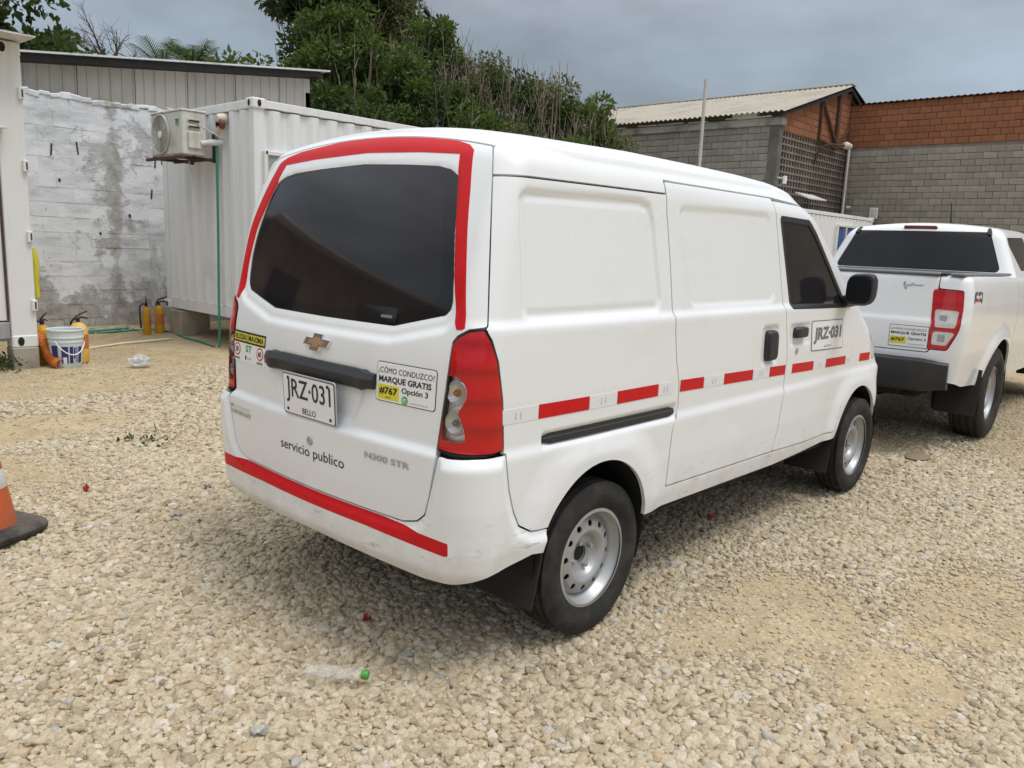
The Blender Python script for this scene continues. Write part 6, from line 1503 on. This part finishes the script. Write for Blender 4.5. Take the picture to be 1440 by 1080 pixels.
# plastic bags
def crumple(name, label, loc, sx_, sy_, sz_, mat, seed, cat='bag', n=22):
    r_ = np.random.default_rng(seed); u = np.linspace(0, 2*math.pi, n, endpoint=False); V = []; F = []
    for j in range(12):
        t_ = j/11*math.pi
        for k, a in enumerate(u):
            p = np.array([math.sin(t_)*math.cos(a), math.sin(t_)*math.sin(a), math.cos(t_)]); w = 1+.42*mnoise.noise(Vector(p*1.7)+Vector((seed, 0, 0)))+.25*mnoise.noise(Vector(p*5.1)+Vector((0, seed, 0))); V.append((p[0]*sx_*w, p[1]*sy_*w, max(-.0, (p[2]*.6+.5)*sz_*w)))
    F = [(j*n+k, j*n+(k+1) % n, (j+1)*n+(k+1) % n, (j+1)*n+k) for j in range(11) for k in range(n)]
    mb = MB(); mb.add(V, F); return tag(obj(name, mb, mat, None, smooth=25, loc=loc, rotz=r_.uniform(0, 3)), label, cat)
m, nt, b = new_mat('thin_plastic_film'); b.inputs['Base Color'].default_value = (.62, .63, .64, 1); b.inputs['Roughness'].default_value = .25; b.inputs['Alpha'].default_value = .55; b.inputs['Specular IOR Level'].default_value = .6; M_film = m
crumple('plastic_bag', 'crumpled clear plastic bag lying on the sand before the white wall', (1.17, 6.08, .005), .13, .085, .10, M_film, 3)
M_film2 = M_film.copy(); M_film2.name = 'hanging_plastic_film'; M_film2.node_tree.nodes['Principled BSDF'].inputs['Alpha'].default_value = .38
mb = MB(); V = []; n = 9
for j in range(14):
    for k in range(n):
        s_ = k/(n-1); z = 1.28-.92*j/13; w = .16+.16*math.sin(j/13*2.4); V.append((2.60+.03*math.sin(k*2.1+j*.7), 8.86+(s_-.3)*w+.02*math.sin(j*1.3), z+.03*math.sin(k*1.9)))
mb.add(V, [(j*n+k, j*n+k+1, (j+1)*n+k+1, (j+1)*n+k) for j in range(13) for k in range(n-1)]); tag(obj('plastic_sheet', mb, M_film2, None, smooth=60), 'translucent plastic sheet hanging beside the far edge of the container', 'plastic sheet')
# yellow cloth beside the left container
mb = MB(); mb.tube([(.43, 6.78, 1.20), (.44, 6.77, 1.05), (.435, 6.78, .88), (.44, 6.77, .70)], [.03, .042, .036, .030], 10); tag(obj('yellow_float', mb, simple('yellow_plastic', (.62, .55, .04), .5, var=.1), None, smooth=60), 'yellow plastic tube hanging behind the edge of the left container', 'tube')
mb = MB(); mb.tube([(.46, 9.70, 1.7), (.46, 9.69, 2.5)], .02, 6)
# hoses and pipe on the ground
M_hose = simple('green_hose', (.045, .25, .20), .4, var=.15)
def on_g(x, y, r): return (x, y, at_ground(x, y)+r)
mb = MB(); mb.tube([(2.60, 7.06, 2.58), (2.595, 7.06, 2.2), (2.60, 7.08, 1.4), (2.598, 7.10, .6), (2.60, 7.10, .2), on_g(2.60, 7.12, .012)], .016, 8); tag(obj('green_pipe', mb, M_hose, None, smooth=60), 'green hose running down the container end wall from the wall outlet', 'hose')
mb = MB(); path = [(1.1, 9.35), (1.55, 9.20), (2.0, 8.98), (2.3, 9.02), (2.55, 8.90), (2.66, 8.55), (2.60, 8.1), (2.62, 7.65), (2.56, 7.1)]; P_ = []
for i in range(len(path)-1):
    for k in range(6):
        f_ = k/6; P_.append(on_g(path[i][0]*(1-f_)+path[i+1][0]*f_, path[i][1]*(1-f_)+path[i+1][1]*f_, .014+.006*math.sin(i+f_*3)))
mb.tube(P_, .014, 7); tag(obj('garden_hose', mb, M_hose, None, smooth=60), 'green garden hose lying along the foot of the white wall', 'hose')
mb = MB(); mb.tube([on_g(1.35, 9.33, .02), on_g(1.9, 9.12, .03), on_g(2.3, 9.16, .02)], .014, 7); tag(obj('garden_hose', mb, M_hose, None, smooth=60), 'short loop of green hose lying beyond the garden hose at the wall', 'hose')
mb = MB(); mb.tube([on_g(1.05, 7.62, .014), on_g(1.7, 7.86, .020), on_g(2.40, 8.06, .016)], .013, 8); tag(obj('plastic_pipe', mb, simple('cream_pipe', (.66, .62, .52), .5, var=.08), None, smooth=60), 'thin cream pipe lying on the sand in front of the white wall', 'pipe')
# air conditioner on its bracket, outlet above the hose
t = thing('air_conditioner', 'weathered outdoor air conditioner unit with round fan grille on the container end wall', 'air conditioner', (2.20, 7.12, 2.34))
M_ac = weathered('ivory_casing', (.60, .60, .55), (.34, .30, .24), .48, .75, 3, rough=.5, bmp=.05)
mb = MB(); mb.box((.15, .42, .25), (.30, .84, .50), .012); obj('casing', mb, M_ac, t)
mb = MB(); mb.box((.15, .42, .508), (.32, .86, .022), .006); obj('lid', mb, M_ac, t)
fc = (-.003, .56, .25)
mb = MB(); mb.lathe([(.0, -.004), (.225, -.004), (.232, .0)], fc, 'x', 40); obj('fan_opening', mb, simple('fan_shadow', (.26, .26, .24), .8), t)
for k in range(1, 12): mb = MB(); r_ = .0195*k; mb.lathe([(r_-.004, -.012), (r_, -.016), (r_+.004, -.012), (r_, -.010)], fc, 'x', 36, close=True); obj('grille_ring', mb, M_ac, t, smooth=60)
mb = MB(); mb.lathe([(.222, -.004), (.228, -.022), (.240, -.016), (.243, .0)], fc, 'x', 40); obj('grille_rim', mb, M_ac, t, smooth=50)
mb = MB(); mb.lathe([(.0, -.024), (.04, -.020), (.045, -.010)], fc, 'x', 20); obj('grille_badge', mb, M_white, t, smooth=50)
for k in range(8):
    a = k*math.pi/4+.2; mb = MB(); mb.tube([(-.012, fc[1]+.04*math.cos(a), fc[2]+.04*math.sin(a)), (-.012, fc[1]+.225*math.cos(a), fc[2]+.225*math.sin(a))], .004, 4); obj('grille_spoke', mb, M_ac, t)
mb = MB(); mb.box((.15, -.012, .17), (.17, .03, .20), .01); obj('service_cover', mb, M_ac, t)
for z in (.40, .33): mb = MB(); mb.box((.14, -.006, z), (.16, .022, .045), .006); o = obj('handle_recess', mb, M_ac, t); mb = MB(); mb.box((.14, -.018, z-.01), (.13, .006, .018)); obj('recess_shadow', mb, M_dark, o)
for k in range(4): mb = MB(); mb.box((-.006, .12+.012*0, .40-.02*k), (.004, .10-.02*(k % 2), .008)); obj('printed_mark', mb, M_green if k > 1 else M_ink, t)
mb = MB(); mb.tube([(.18, -.02, .36), (.30, -.10, .28), (.42, -.16, .22), (.46, -.14, .20)], .008, 6); obj('cable', mb, M_pvc, t, smooth=60)
mb = MB(); mb.tube([(.22, -.02, .14), (.32, -.06, .16), (.46, -.10, .17)], [.03, .04, .03], 9); obj('pipe_lagging', mb, M_pale, t, smooth=60)
t = thing('wall_bracket', 'rusty triangular steel bracket holding the air conditioner on the container', 'bracket', (2.66, 7.0, 2.30))
for y in (.24, .84):
    mb = MB(); mb.box((-.24, y, .01), (.52, .045, .04), .004); mb.box((-.005, y, .16), (.03, .045, .36), .004); mb.tube([(-.42, y, .0), (-.02, y, .30)] if False else [(-.30, y, -.0), (-.02, y, .26)], .012, 6); obj('arm', mb, M_rust, t)
mb = MB(); mb.box((-.49, .54, .0), (.035, 1.0, .035), .004); mb.box((-.16, .54, .0), (.035, .9, .035), .004); obj('cross_bar', mb, M_rust, t)
mb = MB(); mb.tube([(-.30, .30, -.02), (-.26, .28, -.25), (-.28, .24, -.42)], .007, 6); obj('drain_tube', mb, M_pvc, t)
t = thing('wall_outlet', 'cream and maroon weatherproof outlet high on the container end wall', 'outlet', (2.66, 7.0, 2.72))
mb = MB(); mb.lathe([(.0, -.10), (.045, -.09), (.060, -.02), (.060, .02)], (0, 0, .07), 'x', 18); obj('cover', mb, simple('cream_plastic', (.60, .54, .40), .5), t, smooth=50)
mb = MB(); mb.lathe([(.05, -.075), (.068, -.07), (.068, -.01), (.05, .0)], (0, 0, .01), 'x', 18); obj('collar', mb, simple('maroon_plastic', (.16, .06, .07), .5), t, smooth=50)
mb = MB(); mb.tube([(-.05, 0, -.03), (-.055, .01, -.08), (-.05, .05, -.13), (-.06, .06, -.16)], [.035, .026, .014, .012], 8); obj('plug', mb, simple('cream_plug', (.55, .46, .28), .5), t, smooth=60)

# traffic cone
t = thing('traffic_cone', 'faded orange traffic cone with a white band and a black base at the left edge', 'cone', (-1.352, 1.742, .012), .45)
M_or = weathered('faded_orange_pvc', (.52, .115, .04), (.40, .13, .07), .45, .75, 5, rough=.6, bmp=.08, streak=False)
mb = MB(); V = []; n = 32; lay = [(.205, .0), (.212, .012), (.212, .030), (.19, .042), (.150, .046)]
for r, z in lay:
    for k in range(n):
        a = 2*math.pi*k/n; c_, s_ = math.cos(a), math.sin(a); e = .42; V.append((r*math.copysign(abs(c_)**e, c_), r*math.copysign(abs(s_)**e, s_), z+.010*math.sin(2*a+1)*(r > .19)))
mb.add(V, [(i*n+k, i*n+(k+1) % n, (i+1)*n+(k+1) % n, (i+1)*n+k) for i in range(len(lay)-1) for k in range(n)]+[tuple(range(n-1, -1, -1)), tuple(range(4*n, 5*n))]); obj('base', mb, weathered('dusty_rubber', (.035, .033, .031), (.15, .13, .105), .40, .75, 7, rough=.85, bmp=.3, streak=False), t, smooth=40)
cr = lambda z: .142-.17*z
mb = MB(); mb.lathe([(cr(.045), .045), (cr(.15), .15), (cr(.30), .30), (cr(.45), .45), (cr(.60), .60), (cr(.70), .70), (.014, .705), (.012, .69)], n=36); obj('body', mb, M_or, t, smooth=50)
for z0, z1 in ((.225, .31), (.43, .54)):
    mb = MB(); mb.lathe([(cr(z0)+.0012, z0), (cr(z0)+.002, z0+.002), (cr(z1)+.002, z1-.002), (cr(z1)+.0012, z1)], n=36); obj('reflective_band', mb, simple('scuffed_white_band', (.66, .66, .64), .45, var=.15, vscale=20), t, smooth=50)

# crushed bottle, litter, flat stone, weeds
t = thing('plastic_bottle', 'crushed clear plastic bottle with a green cap lying on the gravel', 'bottle', (-.895, -.42, .034), math.atan2(-.16, .12))
m, nt, b = new_mat('clear_bottle'); b.inputs['Base Color'].default_value = (.66, .66, .64, 1); b.inputs['Roughness'].default_value = .22; b.inputs['Alpha'].default_value = .17; M_pet = m
mb = MB(); V = []; n = 20; xs = np.linspace(-.105, .075, 16)
for i, x in enumerate(xs):
    r = .032 if x < .03 else .032-(x-.03)*.42; w_ = 1+.12*math.sin(i*1.9)
    for k in range(n):
        a = 2*math.pi*k/n; V.append((x, r*w_*math.cos(a)*(1.12 if x < .04 else 1)+.004*math.sin(i*1.3+k), r*math.sin(a)*.42*(1+.18*math.sin(k*1.7+i*.8))))
mb.add(V, [(i*n+k, (i+1)*n+k, (i+1)*n+(k+1) % n, i*n+(k+1) % n) for i in range(15) for k in range(n)]+[tuple(range(n)), tuple(range(15*n+n-1, 15*n-1, -1))]); obj('body', mb, M_pet, t, smooth=40)
mb = MB(); mb.lathe([(.0, .078), (.014, .078), (.0155, .082), (.0155, .098), (.013, .101), (.0, .101)], axis='x', n=18); obj('cap', mb, simple('green_cap', (.07, .32, .05), .4), t, smooth=40)
def scrap(label, x, y, s, mat, seed, z=.03, cat='litter', name='litter_scrap'):
    r_ = np.random.default_rng(seed); V = []; n = 6
    for j in range(n):
        for k in range(n):
            V.append(((j/(n-1)-.5)*s*(1+.2*r_.normal()), (k/(n-1)-.5)*s*.55*(1+.2*r_.normal()), .22*s*r_.normal()))
    V2 = V+[(a, b_, c-.0015) for a, b_, c in V]
    F = [(j*n+k, (j+1)*n+k, (j+1)*n+k+1, j*n+k+1) for j in range(n-1) for k in range(n-1)]; F += [tuple(i+n*n for i in f[::-1]) for f in F]
    mb = MB(); mb.add(V2, F); return tag(obj(name, mb, mat, None, loc=(x, y, at_ground(x, y)+z), rotz=r_.uniform(0, 3)), label, cat)
M_redp = simple('red_plastic', (.42, .03, .03), .45); M_paper = simple('grey_paper', (.50, .49, .46), .7)
scrap('red plastic scrap on the gravel in front of the rear wheel', -.56, -.13, .045, M_redp, 1); scrap('red plastic scrap on the gravel under the van side', 1.51, -.45, .05, M_redp, 2); scrap('small red scrap on the gravel to the right of the cone', -.77, 2.12, .05, M_redp, 3)
scrap('small white paper scrap on the gravel near the bottom edge', -1.23, -.50, .04, M_paper, 4); scrap('grey paper scrap on the gravel left of the van bumper', -.59, 1.41, .045, M_paper, 5); scrap('small grey scrap on the gravel behind the van corner', -.25, 1.75, .05, simple('grey_rag', (.30, .29, .27), .8), 6)
M_flat = simple('brown_stone', (.22, .17, .12), .9, var=.2, vscale=20, bmp=.5, bscale=60)
mb = MB(); mb.lathe([(.0, .0), (.10, .002), (.115, .015), (.09, .03), (.0, .034)], n=12); o = obj('flat_stone', mb, M_flat, None, smooth=50, loc=(3.98, -.80, at_ground(3.98, -.8)+.012)); o.scale = (1.1, .75, 1); tag(o, 'flat brown stone lying on the gravel beside the pickup bumper', 'stone')
def weed(label, x, y, n, h, seed, spread=.10):
    r_ = np.random.default_rng(seed); t = thing('weed', label, 'weed', (x, y, at_ground(x, y)), 0, 'small green weeds'); P = np.stack([r_.normal(0, spread, n), r_.normal(0, spread, n), r_.uniform(.0, h, n)], 1); D = np.stack([r_.normal(0, .6, n), r_.normal(0, .6, n), r_.uniform(.2, 1, n)], 1)
    V, F = leaves(n, P, D/np.linalg.norm(D, axis=1)[:, None], .034, r_, 2.0, 0.0); link('foliage', mesh_np('foliage', V, F, False), t, mats=[M_leaf_d]); mb = MB(); mb.tube([(0, 0, -.01), (0, 0, h)], .004, 4); obj('stems', mb, M_stem, t)
weed('small green weed in the gravel left of the van, the left one', -.16, 3.12, 14, .022, 1, .08); weed('small green weed in the gravel left of the van, closer to the van', .0, 3.03, 16, .026, 2, .10); weed('green weed at the left picture edge beside the concrete block', .02, 6.50, 160, .16, 3, .09)
# bird on the bare twigs
t = thing('bird', 'small dark bird perched on the bare twigs on the bank', 'bird', (11.35, 13.3, 6.80), 2.2)
mb = MB(); mb.lathe([(.0, -.13), (.03, -.10), (.055, -.02), (.060, .05), (.035, .11), (.0, .125)], axis='x', n=14); bd = obj('body', mb, M_dark, t, smooth=60); bd.location = (0, 0, .09); bd.rotation_euler = (0, -.9, 0)
mb = MB(); mb.lathe([(.0, -.035), (.03, -.015), (.033, .01), (.012, .035), (.004, .07), (.0, .072)], axis='x', n=12); hd = obj('head', mb, M_dark, t, smooth=60); hd.location = (.085, 0, .20)
mb = MB(); mb.box((-.14, 0, -.03), (.16, .04, .012), .004, R3(y=-.9)); obj('tail', mb, M_dark, t)
mb = MB(); mb.tube([(0, .015, .05), (.0, .015, -.02)], .004, 4); mb.tube([(0, -.015, .05), (.0, -.015, -.02)], .004, 4); obj('legs', mb, M_dark, t)
mb = MB(); mb.tube([(-.15, 0, -.02), (-.30, .1, -1.2), (-.35, .15, -2.4)], [.008, .014, .022], 5); mb.tube([(-.25, .05, -.6), (.25, -.05, .05)], [.009, .004], 4); mb.tube([(-.1, -.02, -.05), (.15, 0, -.022)], [.006, .004], 4); o = obj('bare_branch', mb, M_dry, None, loc=(11.35, 13.3, 6.80)); tag(o, 'single bare branch on the bank crest carrying the bird', 'branch')
